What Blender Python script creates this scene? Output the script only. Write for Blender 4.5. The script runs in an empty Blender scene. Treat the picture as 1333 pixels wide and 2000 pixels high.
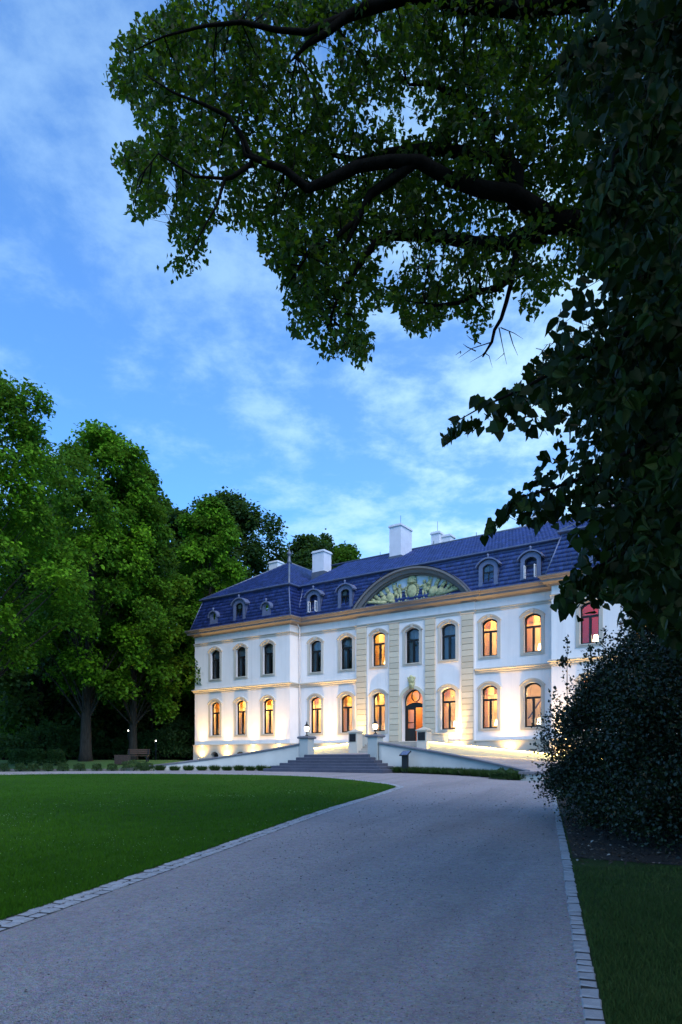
import bpy, bmesh, math, random
import numpy as np
from mathutils import Vector, Matrix

R = math.radians
rng = np.random.default_rng(7)
random.seed(7)
scene = bpy.context.scene
COL = scene.collection

# ------------------------------------------------------------------ camera
cam_d = bpy.data.cameras.new('camera')
cam = bpy.data.objects.new('camera', cam_d); COL.objects.link(cam)
cam.location = (0, 0, 1.6); cam.rotation_euler = (R(90), 0, 0)
cam_d.sensor_fit = 'VERTICAL'; cam_d.sensor_height = 36; cam_d.sensor_width = 24
cam_d.lens = 24; cam_d.shift_y = 0.2425; cam_d.clip_start = 0.05; cam_d.clip_end = 3000
scene.camera = cam

# ------------------------------------------------------------------ sky, sun, exposure
SUN_AZ, SUN_EL = 158.0, 50.0      # compass style: 0 = +Y, positive towards +X
world = bpy.data.worlds.new('World'); scene.world = world; world.use_nodes = True
def build_world():
    nt = world.node_tree; n = nt.nodes; l = nt.links; n.clear()
    out = n.new('ShaderNodeOutputWorld'); bg = n.new('ShaderNodeBackground'); l.new(bg.outputs[0], out.inputs[0])
    sky = n.new('ShaderNodeTexSky'); sky.sky_type = 'NISHITA'; sky.sun_disc = False
    sky.sun_elevation = R(SUN_EL); sky.sun_rotation = R(SUN_AZ); sky.altitude = 50
    sky.air_density = 0.85; sky.dust_density = 0.15; sky.ozone_density = 3.0
    tint = n.new('ShaderNodeMix'); tint.data_type = 'RGBA'; tint.blend_type = 'MULTIPLY'; tint.inputs[0].default_value = 1
    l.new(sky.outputs[0], tint.inputs[6]); tint.inputs[7].default_value = (0.50, 1.06, 1.58, 1)
    tc = n.new('ShaderNodeTexCoord'); sep = n.new('ShaderNodeSeparateXYZ'); l.new(tc.outputs['Generated'], sep.inputs[0])
    def math_(op, a, b=None, clamp=False):
        m = n.new('ShaderNodeMath'); m.operation = op; m.use_clamp = clamp
        for i, v in enumerate((a, b)):
            if v is None: continue
            if isinstance(v, (int, float)): m.inputs[i].default_value = v
            else: l.new(v, m.inputs[i])
        return m.outputs[0]
    zc = math_('ADD', math_('MAXIMUM', sep.outputs[2], 0.0), 0.16)
    comb = n.new('ShaderNodeCombineXYZ')
    l.new(math_('DIVIDE', sep.outputs[0], zc), comb.inputs[0]); l.new(math_('DIVIDE', sep.outputs[1], zc), comb.inputs[1])
    def noise(scale, detail, rough, off, dist=0.0):
        mp = n.new('ShaderNodeMapping'); mp.inputs['Location'].default_value = off; l.new(comb.outputs[0], mp.inputs[0])
        t = n.new('ShaderNodeTexNoise'); t.inputs['Scale'].default_value = scale; t.inputs['Detail'].default_value = detail
        t.inputs['Roughness'].default_value = rough; t.inputs['Distortion'].default_value = dist; l.new(mp.outputs[0], t.inputs['Vector']); return t.outputs[0]
    a = noise(1.5, 5, 0.5, (-12.6185, -11.8434, 0)); b = noise(6.5, 9, 0.62, (13.6086, 19.612, 0), 0.1)
    mix = math_('ADD', math_('MULTIPLY', a, 0.48), math_('MULTIPLY', b, 0.52))
    ramp = n.new('ShaderNodeMapRange'); ramp.interpolation_type = 'SMOOTHSTEP'
    l.new(mix, ramp.inputs[0]); ramp.inputs[1].default_value = 0.42; ramp.inputs[2].default_value = 0.62
    ramp.inputs[3].default_value = 0.0; ramp.inputs[4].default_value = 1.0
    # evening brightness of the cloud towards the place where the sun went down
    gd = n.new('ShaderNodeVectorMath'); gd.operation = 'DOT_PRODUCT'; l.new(tc.outputs['Generated'], gd.inputs[0])
    gd.inputs[1].default_value = (math.sin(R(24)) * math.cos(R(14)), math.cos(R(24)) * math.cos(R(14)), math.sin(R(14)))
    glow = math_('POWER', math_('MAXIMUM', gd.outputs['Value'], 0.0), 9.0)
    fac = math_('ADD', math_('MULTIPLY', ramp.outputs[0], math_('ADD', math_('MULTIPLY', glow, 0.72), 0.32)), math_('ADD', math_('MULTIPLY', glow, 0.12), 0.09), True)
    cl = n.new('ShaderNodeMix'); cl.data_type = 'RGBA'; l.new(fac, cl.inputs[0])
    l.new(tint.outputs[2], cl.inputs[6])
    # cloud takes the sky's own brightness, whitened and lifted
    br = n.new('ShaderNodeMix'); br.data_type = 'RGBA'; br.blend_type = 'MIX'; br.inputs[0].default_value = 0.85
    l.new(tint.outputs[2], br.inputs[6]); br.inputs[7].default_value = (3.1, 4.7, 5.9, 1)
    l.new(br.outputs[2], cl.inputs[7])
    l.new(cl.outputs[2], bg.inputs[0]); bg.inputs[1].default_value = 0.082
build_world()
sun_d = bpy.data.lights.new('sun', 'SUN'); sun = bpy.data.objects.new('sun', sun_d); COL.objects.link(sun)
sun_d.energy = 1.0; sun_d.angle = R(45); sun_d.color = (1.0, 0.95, 0.94)
_sv = Vector((math.sin(R(SUN_AZ)) * math.cos(R(SUN_EL)), math.cos(R(SUN_AZ)) * math.cos(R(SUN_EL)), math.sin(R(SUN_EL))))
sun.rotation_euler = _sv.to_track_quat('Z', 'Y').to_euler(); sun.location = (0, -20, 40)
vs = scene.view_settings
vs.view_transform = 'Standard'; vs.look = 'None'; vs.gamma = 1; vs.exposure = 1.5; vs.use_curve_mapping = False
scene.cycles.use_denoising = True
scene.cycles.max_bounces = 6; scene.cycles.diffuse_bounces = 3; scene.cycles.glossy_bounces = 3
scene.cycles.transmission_bounces = 4; scene.cycles.transparent_max_bounces = 10
scene.cycles.sample_clamp_indirect = 4.0; scene.cycles.caustics_reflective = False; scene.cycles.caustics_refractive = False
scene.cycles.use_light_tree = True

# ------------------------------------------------------------------ helpers: objects and materials
def props(o, label=None, cat=None, group=None, kind=None):
    if label: o['label'] = label
    if cat: o['category'] = cat
    if group: o['group'] = group
    if kind: o['kind'] = kind
    return o
def empty(name, loc=(0, 0, 0), rz=0.0, parent=None):
    o = bpy.data.objects.new(name, None); COL.objects.link(o); o.location = loc; o.rotation_euler = (0, 0, rz)
    o.empty_display_size = 0.2
    if parent: o.parent = parent
    return o
def link_mesh(name, me, parent=None, loc=(0, 0, 0), rot=(0, 0, 0), scale=(1, 1, 1)):
    o = bpy.data.objects.new(name, me); COL.objects.link(o); o.location = loc; o.rotation_euler = rot; o.scale = scale
    if parent: o.parent = parent
    return o

class MB:
    def __init__(s): s.v = []; s.f = []
    def add(s, vs, fs):
        b = len(s.v); s.v += [tuple(p) for p in vs]; s.f += [tuple(b + i for i in f) for f in fs]; return s
    def quad(s, *p): return s.add(p, [tuple(range(len(p)))])
    def box(s, x0, x1, y0, y1, z0, z1):
        return s.add([(x0, y0, z0), (x1, y0, z0), (x1, y1, z0), (x0, y1, z0), (x0, y0, z1), (x1, y0, z1), (x1, y1, z1), (x0, y1, z1)],
                     [(0, 3, 2, 1), (4, 5, 6, 7), (0, 1, 5, 4), (1, 2, 6, 5), (2, 3, 7, 6), (3, 0, 4, 7)])
    def bbox(s, x0, x1, y0, y1, z0, z1, b=0.01):
        # box with chamfered top edges
        return s.add([(x0, y0, z0), (x1, y0, z0), (x1, y1, z0), (x0, y1, z0), (x0, y0, z1 - b), (x1, y0, z1 - b), (x1, y1, z1 - b), (x0, y1, z1 - b),
                      (x0 + b, y0 + b, z1), (x1 - b, y0 + b, z1), (x1 - b, y1 - b, z1), (x0 + b, y1 - b, z1)],
                     [(0, 3, 2, 1), (8, 9, 10, 11), (0, 1, 5, 4), (1, 2, 6, 5), (2, 3, 7, 6), (3, 0, 4, 7),
                      (4, 5, 9, 8), (5, 6, 10, 9), (6, 7, 11, 10), (7, 4, 8, 11)])
    def prism_y(s, poly, y0, y1, caps=True):
        n = len(poly); v = [(x, y0, z) for x, z in poly] + [(x, y1, z) for x, z in poly]
        f = [(i, (i + 1) % n, n + (i + 1) % n, n + i) for i in range(n)]
        if caps: f += [tuple(range(n))[::-1], tuple(range(n, 2 * n))]
        return s.add(v, f)
    def prism_z(s, poly, z0, z1):
        n = len(poly); v = [(x, y, z0) for x, y in poly] + [(x, y, z1) for x, y in poly]
        f = [(i, (i + 1) % n, n + (i + 1) % n, n + i) for i in range(n)] + [tuple(range(n))[::-1], tuple(range(n, 2 * n))]
        return s.add(v, f)
    def sweep(s, path, profile, closed=False):
        # path: (x,y) list with mitred corners; profile: (offset to the left-hand outside, z) list
        n = len(path); m = len(profile); rows = []
        for i in range(n):
            p = Vector(path[i])
            if closed or 0 < i < n - 1:
                a = (p - Vector(path[i - 1])).normalized(); b = (Vector(path[(i + 1) % n]) - p).normalized()
            elif i == 0: a = b = (Vector(path[1]) - p).normalized()
            else: a = b = (p - Vector(path[i - 1])).normalized()
            na = Vector((a.y, -a.x)); nb = Vector((b.y, -b.x)); k = na + nb; k = k / max(1e-6, k.dot(na)) 
            rows.append([(p.x + k.x * o, p.y + k.y * o, z) for o, z in profile])
        v = [q for r in rows for q in r]; f = []
        for i in range(n if closed else n - 1):
            j = (i + 1) % n
            for q in range(m - 1): f.append((i * m + q, j * m + q, j * m + q + 1, i * m + q + 1))
        if not closed: f += [tuple(range(m)), tuple(range((n - 1) * m, n * m))[::-1]]
        return s.add(v, f)
    def tube(s, pts, rad, n=6, caps=True):
        pts = [Vector(p) for p in pts]; k = len(pts); v = []; f = []; ref = None
        for i, p in enumerate(pts):
            t = (pts[min(i + 1, k - 1)] - pts[max(i - 1, 0)]).normalized()
            if ref is None: ref = Vector((0, 0, 1)) if abs(t.z) < 0.9 else Vector((1, 0, 0))
            a = t.cross(ref).normalized(); b = a.cross(t).normalized(); ref = b
            r = rad[i] if isinstance(rad, (list, tuple)) else rad
            for j in range(n):
                th = 2 * math.pi * j / n; v.append(p + a * (r * math.cos(th)) + b * (r * math.sin(th)))
        for i in range(k - 1):
            for j in range(n): f.append((i * n + j, i * n + (j + 1) % n, (i + 1) * n + (j + 1) % n, (i + 1) * n + j))
        if caps: f += [tuple(range(n))[::-1], tuple(range((k - 1) * n, k * n))]
        return s.add(v, f)
    def lathe(s, prof, c=(0, 0, 0), n=12, sx=1, sy=1, flip=False):
        v = []; f = []; m = len(prof)
        for r, z in prof:
            for j in range(n):
                th = 2 * math.pi * (j + .5) / n; v.append((c[0] + r * sx * math.cos(th), c[1] + r * sy * math.sin(th), c[2] + z))
        for i in range(m - 1):
            for j in range(n): f.append((i * n + j, i * n + (j + 1) % n, (i + 1) * n + (j + 1) % n, (i + 1) * n + j))
        f += [tuple(range(n))[::-1], tuple(range((m - 1) * n, m * n))]
        return s.add(v, f)
    def blob(s, c, r, nu=8, nv=5):
        rx, ry, rz = r if isinstance(r, (tuple, list)) else (r, r, r)
        prof = [(math.sin(math.pi * (i + .15) / (nv + .3)), -math.cos(math.pi * (i + .15) / (nv + .3))) for i in range(nv + 1)]
        b = len(s.v); s.lathe([(p, q * rz) for p, q in prof], c, nu, rx, ry); return s
    def mesh(s, name, mat, smooth=False):
        me = bpy.data.meshes.new(name); me.from_pydata(s.v, [], s.f); me.update()
        if mat: me.materials.append(mat)
        if smooth: me.polygons.foreach_set('use_smooth', [True] * len(me.polygons))
        return me
    def build(s, name, mat, parent=None, smooth=False, loc=(0, 0, 0), rot=(0, 0, 0), fix=True):
        me = s.mesh(name, mat, smooth)
        if fix and len(s.f) < 4000:
            bm = bmesh.new(); bm.from_mesh(me); bmesh.ops.recalc_face_normals(bm, faces=bm.faces); bm.to_mesh(me); bm.free()
        return link_mesh(name, me, parent, loc, rot)

def np_mesh(name, V, F, mat, parent=None, attr=None, smooth=False):
    """V (n,3), F (m,k) arrays -> one mesh object"""
    me = bpy.data.meshes.new(name); V = np.asarray(V, np.float32); F = np.asarray(F, np.int32); k = F.shape[1]
    me.vertices.add(len(V)); me.vertices.foreach_set('co', V.ravel())
    me.loops.add(F.size); me.loops.foreach_set('vertex_index', F.ravel())
    me.polygons.add(len(F)); me.polygons.foreach_set('loop_start', np.arange(0, F.size, k, dtype=np.int32))
    if smooth: me.polygons.foreach_set('use_smooth', np.ones(len(F), bool))
    me.update(calc_edges=True)
    if attr is not None:
        a = me.attributes.new('rnd', 'FLOAT', 'POINT'); a.data.foreach_set('value', np.asarray(attr, np.float32))
    if mat: me.materials.append(mat)
    return link_mesh(name, me, parent)

class NT:
    def __init__(s, name):
        s.m = bpy.data.materials.new(name); s.m.use_nodes = True; s.t = s.m.node_tree; s.n = s.t.nodes; s.l = s.t.links
        s.p = s.n['Principled BSDF']; s.out = s.n['Material Output']; s.tc = s.n.new('ShaderNodeTexCoord')
    def set(s, **k):
        for a, v in k.items():
            i = s.p.inputs[a.replace('_', ' ')]
            if hasattr(v, 'is_linked'): s.l.new(v, i)
            else: i.default_value = v
        return s
    def noise(s, scale, detail=4, rough=.55, vec=None, out=0, dist=0):
        t = s.n.new('ShaderNodeTexNoise'); t.inputs['Scale'].default_value = scale; t.inputs['Detail'].default_value = detail
        t.inputs['Roughness'].default_value = rough; t.inputs['Distortion'].default_value = dist
        s.l.new(vec or s.tc.outputs['Object'], t.inputs['Vector']); return t.outputs[out]
    def voro(s, scale, feature='F1', out=0, vec=None):
        t = s.n.new('ShaderNodeTexVoronoi'); t.feature = feature; t.inputs['Scale'].default_value = scale
        s.l.new(vec or s.tc.outputs['Object'], t.inputs['Vector']); return t.outputs[out]
    def ramp(s, fac, stops):
        r = s.n.new('ShaderNodeValToRGB'); e = r.color_ramp.elements
        while len(e) < len(stops): e.new(.5)
        for q, (p, c) in zip(e, stops): q.position = p; q.color = (*c, 1) if len(c) == 3 else c
        s.l.new(fac, r.inputs[0]); return r.outputs[0]
    def mix(s, a, b, fac, blend='MIX'):
        m = s.n.new('ShaderNodeMix'); m.data_type = 'RGBA'; m.blend_type = blend
        for i, v in ((0, fac), (6, a), (7, b)):
            if hasattr(v, 'is_linked'): s.l.new(v, m.inputs[i])
            else: m.inputs[i].default_value = v if i == 0 else (*v, 1)
        return m.outputs[2]
    def math(s, op, a, b=0.0):
        m = s.n.new('ShaderNodeMath'); m.operation = op
        for i, v in enumerate((a, b)):
            if hasattr(v, 'is_linked'): s.l.new(v, m.inputs[i])
            else: m.inputs[i].default_value = v
        return m.outputs[0]
    def bump(s, h, strength=.3, dist=.02):
        b = s.n.new('ShaderNodeBump'); b.inputs['Strength'].default_value = strength; b.inputs['Distance'].default_value = dist
        s.l.new(h, b.inputs['Height']); s.l.new(b.outputs[0], s.p.inputs['Normal']); return s
    def mapping(s, scale=(1, 1, 1), rot=(0, 0, 0)):
        m = s.n.new('ShaderNodeMapping'); m.inputs['Scale'].default_value = scale; m.inputs['Rotation'].default_value = rot
        s.l.new(s.tc.outputs['Object'], m.inputs[0]); return m.outputs[0]
    def attr(s, name='rnd'):
        a = s.n.new('ShaderNodeAttribute'); a.attribute_name = name; return a.outputs['Fac']
    def objrand(s):
        return s.n.new('ShaderNodeObjectInfo').outputs['Random']

def m_plain(name, c, rough=.7, var=.12, scale=3.0, bump=0.0, metal=0.0, spec=.4):
    t = NT(name); lo = tuple(x * (1 - var) for x in c); hi = tuple(min(1, x * (1 + var)) for x in c)
    f = t.noise(scale, 6, .6)
    t.set(Base_Color=t.ramp(f, [(.3, lo), (.7, hi)]), Roughness=rough, Metallic=metal); t.p.inputs['Specular IOR Level'].default_value = spec
    if bump: t.bump(t.noise(scale * 14, 4), bump, .02)
    return t.m
def m_emit(name, c, strength):
    t = NT(name); t.set(Base_Color=(*c, 1), Emission_Color=(*c, 1), Emission_Strength=strength, Roughness=.6); return t.m

def m_plaster():
    t = NT('white_plaster')
    c = t.ramp(t.noise(.45, 7, .65), [(.25, (.79, .745, .70)), (.7, (.88, .835, .79))])
    streak = t.noise(1.0, 6, .6, t.mapping((2.2, 2.2, .12)))
    c = t.mix(c, (.60, .59, .57), t.math('MULTIPLY', t.ramp(streak, [(.5, (0, 0, 0)), (.8, (1, 1, 1))]), .55))
    t.set(Base_Color=c, Roughness=.9); t.p.inputs['Specular IOR Level'].default_value = .2
    t.bump(t.noise(28, 5, .7), .25, .01); return t.m
def m_stone(name, a, b, scale=1.2):
    t = NT(name); f = t.mix(t.noise(scale, 7, .65), t.noise(scale * 9, 5, .6), .4)
    base = t.ramp(f, [(.3, a), (.7, b)])
    v = t.math('ADD', t.math('MULTIPLY', t.objrand(), .5), .5)
    t.set(Base_Color=t.mix(base, t.ramp(v, [(0, (0, 0, 0)), (1, (1, 1, 1))]), .35, 'MULTIPLY'), Roughness=.8); t.bump(t.noise(scale * 22, 5, .7), .35, .012)
    t.p.inputs['Specular IOR Level'].default_value = .3; return t.m
def m_leaf(name, stops, transl=.35, rough=.6, spec=.12, tcol=(.10, .20, .02)):
    t = NT(name); c = t.ramp(t.attr(), stops)
    t.set(Base_Color=c, Roughness=rough); t.p.inputs['Specular IOR Level'].default_value = spec
    tr = t.n.new('ShaderNodeBsdfTranslucent'); tr.inputs[0].default_value = (*tcol, 1)
    mx = t.n.new('ShaderNodeMixShader'); mx.inputs[0].default_value = transl
    t.l.new(t.p.outputs[0], mx.inputs[1]); t.l.new(tr.outputs[0], mx.inputs[2]); t.l.new(mx.outputs[0], t.out.inputs[0]); return t.m
def m_glass():
    t = NT('window_glass'); t.n.remove(t.p)
    tr = t.n.new('ShaderNodeBsdfTransparent'); tr.inputs[0].default_value = (.9, .92, .92, 1)
    gl = t.n.new('ShaderNodeBsdfGlossy'); gl.inputs['Roughness'].default_value = .03; gl.inputs[0].default_value = (.9, .95, 1, 1)
    fr = t.n.new('ShaderNodeFresnel'); fr.inputs[0].default_value = 1.5
    nz = t.noise(1.3, 2); b = t.n.new('ShaderNodeBump'); b.inputs['Strength'].default_value = .05; b.inputs['Distance'].default_value = .05
    t.l.new(nz, b.inputs['Height']); t.l.new(b.outputs[0], gl.inputs['Normal'])
    mx = t.n.new('ShaderNodeMixShader'); t.l.new(t.math('MULTIPLY', fr.outputs[0], 1.6), mx.inputs[0])
    t.l.new(tr.outputs[0], mx.inputs[1]); t.l.new(gl.outputs[0], mx.inputs[2]); t.l.new(mx.outputs[0], t.out.inputs[0]); return t.m
def m_tile():
    t = NT('slate_tile'); f = t.noise(2.2, 5); c = t.ramp(t.attr(), [(0, (.014, .030, .12)), (.6, (.026, .050, .20)), (1, (.042, .075, .27))])
    t.set(Base_Color=t.mix(c, (.016, .022, .06), t.math('MULTIPLY', f, .5)), Roughness=.36); t.p.inputs['Specular IOR Level'].default_value = .6
    t.bump(t.noise(25, 4), .15, .01); return t.m
def m_gravel():
    t = NT('gravel'); big = t.noise(.35, 5, .6); fine = t.noise(42, 5, .75); v = t.voro(62, 'F1', 1)
    tm_ = t.mapping((1.0, 11.0, 1), (0, 0, R(-22))); tm_.node.vector_type = 'TEXTURE'; track = t.noise(1.1, 5, .6, tm_)
    c = t.ramp(fine, [(.28, (.20, .185, .19)), (.50, (.335, .308, .312)), (.78, (.47, .435, .44))])
    c = t.mix(c, v, .28, 'OVERLAY')
    c = t.mix(c, t.ramp(t.noise(14, 6, .8), [(.36, (.12, .11, .115)), (.5, (.335, .308, .312)), (.66, (.50, .465, .47))]), .34)
    c = t.mix(c, (.19, .175, .178), t.math('MULTIPLY', t.ramp(big, [(.42, (0, 0, 0)), (.70, (1, 1, 1))]), .30))
    c = t.mix(c, (.17, .157, .16), t.math('MULTIPLY', t.ramp(track, [(.46, (0, 0, 0)), (.68, (1, 1, 1))]), .42))
    c = t.mix(c, (.42, .40, .37), t.math('MULTIPLY', t.ramp(t.noise(3.2, 5, .65), [(.5, (0, 0, 0)), (.75, (1, 1, 1))]), .3))
    t.set(Base_Color=c, Roughness=.95); t.p.inputs['Specular IOR Level'].default_value = .15
    h = t.math('ADD', t.voro(75, 'F1', 0), t.math('MULTIPLY', t.noise(160, 3), .5)); t.bump(h, 1.0, .016); return t.m
def m_ground():
    t = NT('park_ground'); f = t.noise(.12, 6, .6)
    c = t.ramp(f, [(.3, (.030, .085, .006)), (.55, (.048, .135, .008)), (.75, (.06, .11, .02))])
    t.set(Base_Color=t.mix(c, (.02, .03, .01), t.math('MULTIPLY', t.noise(9, 5), .6)), Roughness=1); t.bump(t.noise(16, 6, .7), .8, .06); return t.m
def m_lawn(name, a, b, c3):
    t = NT(name); f = t.mix(t.noise(.30, 5, .6), t.noise(2.4, 6, .7), .45)
    t.set(Base_Color=t.ramp(f, [(.35, a), (.52, b), (.68, c3)]), Roughness=.95); t.bump(t.noise(60, 4, .8), .9, .03)
    t.p.inputs['Specular IOR Level'].default_value = .1; return t.m
def m_blade(name, stops):
    t = NT(name); t.set(Base_Color=t.ramp(t.attr(), stops), Roughness=.8); t.p.inputs['Specular IOR Level'].default_value = .06; return t.m
def m_bark(name, a, b):
    t = NT(name); v = t.mapping((5, 5, .9)); f = t.noise(2.2, 7, .7, v)
    t.set(Base_Color=t.ramp(f, [(.3, a), (.7, b)]), Roughness=.95); t.p.inputs['Specular IOR Level'].default_value = .05; t.bump(f, .9, .05); return t.m

M = {}
M['plaster'] = m_plaster()
M['cream'] = m_stone('cream_stone', (.60, .53, .38), (.70, .625, .47))
M['surround'] = m_stone('window_surround_stone', (.50, .465, .385), (.58, .545, .46), 2.0)
M['plinth'] = m_stone('plinth_stone', (.46, .42, .33), (.56, .52, .42), 1.6)
M['cornice'] = m_stone('painted_cornice', (.165, .155, .155), (.225, .21, .205), 2.0)
M['lead'] = m_plain('lead_sheet', (.12, .135, .17), .45, .15, 2.5, .1, .3)
M['zinc'] = m_plain('zinc_dormer_paint', (.12, .145, .235), .55, .15, 3, .1, .1)
M['tile'] = m_tile()
M['chimney'] = m_plain('chimney_render', (.62, .63, .66), .85, .10, 1.2, .2)
M['tympanum'] = m_plain('tympanum_plaster', (.62, .68, .74), .9, .08, 1.5, .2)
M['relief'] = m_plain('relief_stone', (.47, .46, .24), .75, .35, 7, .6)
M['frame'] = m_plain('dark_window_frame', (.009, .007, .006), .4, .2, 4)
M['whiteframe'] = m_plain('white_sash_paint', (.75, .75, .75), .5, .05, 4)
M['glass'] = m_glass()
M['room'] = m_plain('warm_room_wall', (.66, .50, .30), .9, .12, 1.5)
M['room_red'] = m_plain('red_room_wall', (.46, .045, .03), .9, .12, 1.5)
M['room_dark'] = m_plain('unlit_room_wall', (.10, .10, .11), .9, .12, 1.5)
M['hall'] = m_plain('hall_wall', (.62, .32, .15), .85, .12, 1.5)
M['wood'] = m_plain('stair_wood', (.07, .035, .018), .5, .3, 6)
def m_cloth(name, c, tr, k):
    t = NT(name); f = t.noise(2.5, 4, .6, t.mapping((6, 6, .5)))
    t.set(Base_Color=t.ramp(f, [(.3, tuple(x * .75 for x in c)), (.7, c)]), Roughness=.9)
    b = t.n.new('ShaderNodeBsdfTranslucent'); b.inputs[0].default_value = (*tr, 1); mx = t.n.new('ShaderNodeMixShader'); mx.inputs[0].default_value = k
    t.l.new(t.p.outputs[0], mx.inputs[1]); t.l.new(b.outputs[0], mx.inputs[2]); t.l.new(mx.outputs[0], t.out.inputs[0]); return t.m
M['curtain'] = m_cloth('gold_curtain', (.80, .58, .26), (.85, .55, .2), .5)
M['net'] = m_cloth('white_net_curtain', (.72, .72, .74), (.6, .6, .62), .4)
M['coping'] = m_stone('bluestone_coping', (.13, .13, .145), (.20, .20, .22), 2.0)
M['wallpaint'] = m_plain('garden_wall_render', (.36, .39, .37), .9, .10, .8, .25)
M['step'] = m_stone('blue_stone_step', (.05, .056, .082), (.09, .098, .13), 1.8)
M['entstep'] = m_stone('entrance_step_stone', (.34, .31, .26), (.44, .41, .35), 1.8)
M['led'] = m_emit('led_strip_light', (1.0, .66, .16), 34)
M['lampglow'] = m_emit('lamp_shade_glow', (1.0, .80, .48), 3.5)
M['globe'] = m_emit('lantern_glass_glow', (1.0, .78, .45), 2.2)
M['pathglow'] = m_emit('path_lamp_glow', (1.0, .95, .8), 4)
M['spotglow'] = m_emit('uplight_lens', (1.0, .82, .5), 4)
M['black'] = m_plain('black_metal', (.015, .015, .017), .45, .2, 5, 0, .4)
M['screen'] = m_plain('information_panel_print', (.09, .12, .20), .25, .5, 14)
M['gravel'] = m_gravel()
M['ground'] = m_ground()
M['lawn'] = m_lawn('lawn', (.014, .050, .002), (.023, .074, .003), (.036, .104, .005))
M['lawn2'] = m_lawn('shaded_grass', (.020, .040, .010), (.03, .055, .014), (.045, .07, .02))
M['blade'] = m_blade('grass_blade', [(0, (.018, .064, .002)), (.5, (.034, .108, .0035)), (.9, (.055, .145, .007)), (1, (.10, .19, .03))])
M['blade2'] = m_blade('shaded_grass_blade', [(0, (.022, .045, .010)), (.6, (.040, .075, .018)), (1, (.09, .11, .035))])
M['soil'] = m_plain('bed_soil', (.016, .013, .010), 1, .4, 8, .9)
M['litter'] = m_blade('fallen_leaf', [(0, (.03, .022, .015)), (.8, (.09, .075, .055)), (1, (.34, .32, .28))])
M['sett'] = m_stone('granite_sett', (.25, .255, .27), (.40, .405, .42), 9)
M['joint'] = m_plain('joint_sand', (.035, .033, .03), 1, .2, 20, .3)
M['pebble'] = m_blade('loose_pebble', [(0, (.10, .09, .09)), (.5, (.27, .245, .245)), (1, (.40, .37, .37))])
M['bark'] = m_bark('tree_bark', (.018, .016, .013), (.055, .05, .04))
M['bark_dark'] = m_bark('dark_bark', (.004, .0035, .003), (.012, .011, .009))
M['clover'] = m_plain('clover_flower', (.22, .32, .15), .9, .05)
G1 = [(0, (.009, .030, .002)), (.4, (.030, .09, .003)), (.75, (.075, .19, .006)), (1, (.13, .28, .010))]
G2 = [(0, (.012, .040, .002)), (.38, (.045, .13, .004)), (.7, (.12, .30, .008)), (1, (.22, .46, .016))]
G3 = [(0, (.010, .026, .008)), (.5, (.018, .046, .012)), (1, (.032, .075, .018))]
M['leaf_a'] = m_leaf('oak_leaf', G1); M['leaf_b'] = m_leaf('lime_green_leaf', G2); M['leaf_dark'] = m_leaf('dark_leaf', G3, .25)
M['leaf_fore'] = m_leaf('elm_leaf', [(0, (.006, .015, .002)), (.55, (.014, .034, .003)), (.8, (.04, .095, .005)), (1, (.10, .21, .010))], .45, .55, .2, (.085, .17, .008))
M['leaf_lime'] = m_leaf('linden_leaf', [(0, (.006, .013, .003)), (.6, (.010, .022, .005)), (1, (.026, .052, .008))], .15, .5, .10, (.045, .09, .007))
M['leaf_holly'] = m_leaf('holly_leaf', [(0, (.008, .016, .008)), (.6, (.014, .026, .012)), (1, (.026, .046, .012))], .08, .30, .32, (.03, .06, .01))
M['box'] = m_leaf('box_leaf', [(0, (.012, .032, .008)), (.6, (.024, .060, .012)), (1, (.05, .11, .02))], .15, .5, .3)

# ------------------------------------------------------------------ terrain height
def G(X, Y):
    X = np.asarray(X, float); Y = np.asarray(Y, float)
    t = np.clip((Y - 28) / 12, 0, 1); h = .798 * (2 * t**3 - 3 * t**2 + 1) + .342 * (t**3 - 2 * t**2 + t) + .97 * (-2 * t**3 + 3 * t**2)
    z = np.where(Y <= 28, .0285 * np.maximum(Y, -60), h)
    z = z + np.clip((Y - 42.5) / 8.5, 0, 1) * .68 * np.clip((-9 - X) / 3, 0, 1)
    far = np.hypot(X, Y - 30); return z - np.clip((far - 160) / 400, 0, 3) * 2.0
def Gf(x, y): return float(G(x, y))
def PX(px, py, Y): return Vector(((px - 666.5) / 1333 * Y, Y, 1.6 + (1485 - py) / 1333 * Y))   # photo point at a chosen distance (m)
def PXa(px, py, Y):
    return np.stack([(px - 666.5) / 1333 * Y, Y, 1.6 + (1485 - py) / 1333 * Y], 1)

def grid_sheet(name, xs, ys, dz, mat, kind='structure', warp=None):
    X, Y = np.meshgrid(xs, ys); 
    if warp is not None: X, Y = warp(X, Y)
    Z = G(X, Y) + dz; V = np.stack([X, Y, Z], -1).reshape(-1, 3); nx, ny = len(xs), len(ys)
    i = np.arange(ny - 1)[:, None] * nx + np.arange(nx - 1)[None]; i = i.ravel()
    o = np_mesh(name, V, np.stack([i, i + 1, i + nx + 1, i + nx], 1), mat, smooth=True); o['kind'] = kind; return o

def spaced(*segs):
    out = []
    for a, b, n in segs: out += list(np.linspace(a, b, n, endpoint=False))
    return np.array(out + [segs[-1][1]])
grid_sheet('ground', spaced((-900, -90, 14), (-90, 60, 61), (60, 900, 14)), spaced((-400, -40, 10), (-40, 100, 71), (100, 1400, 20)), -.02, M['ground'])

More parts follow.
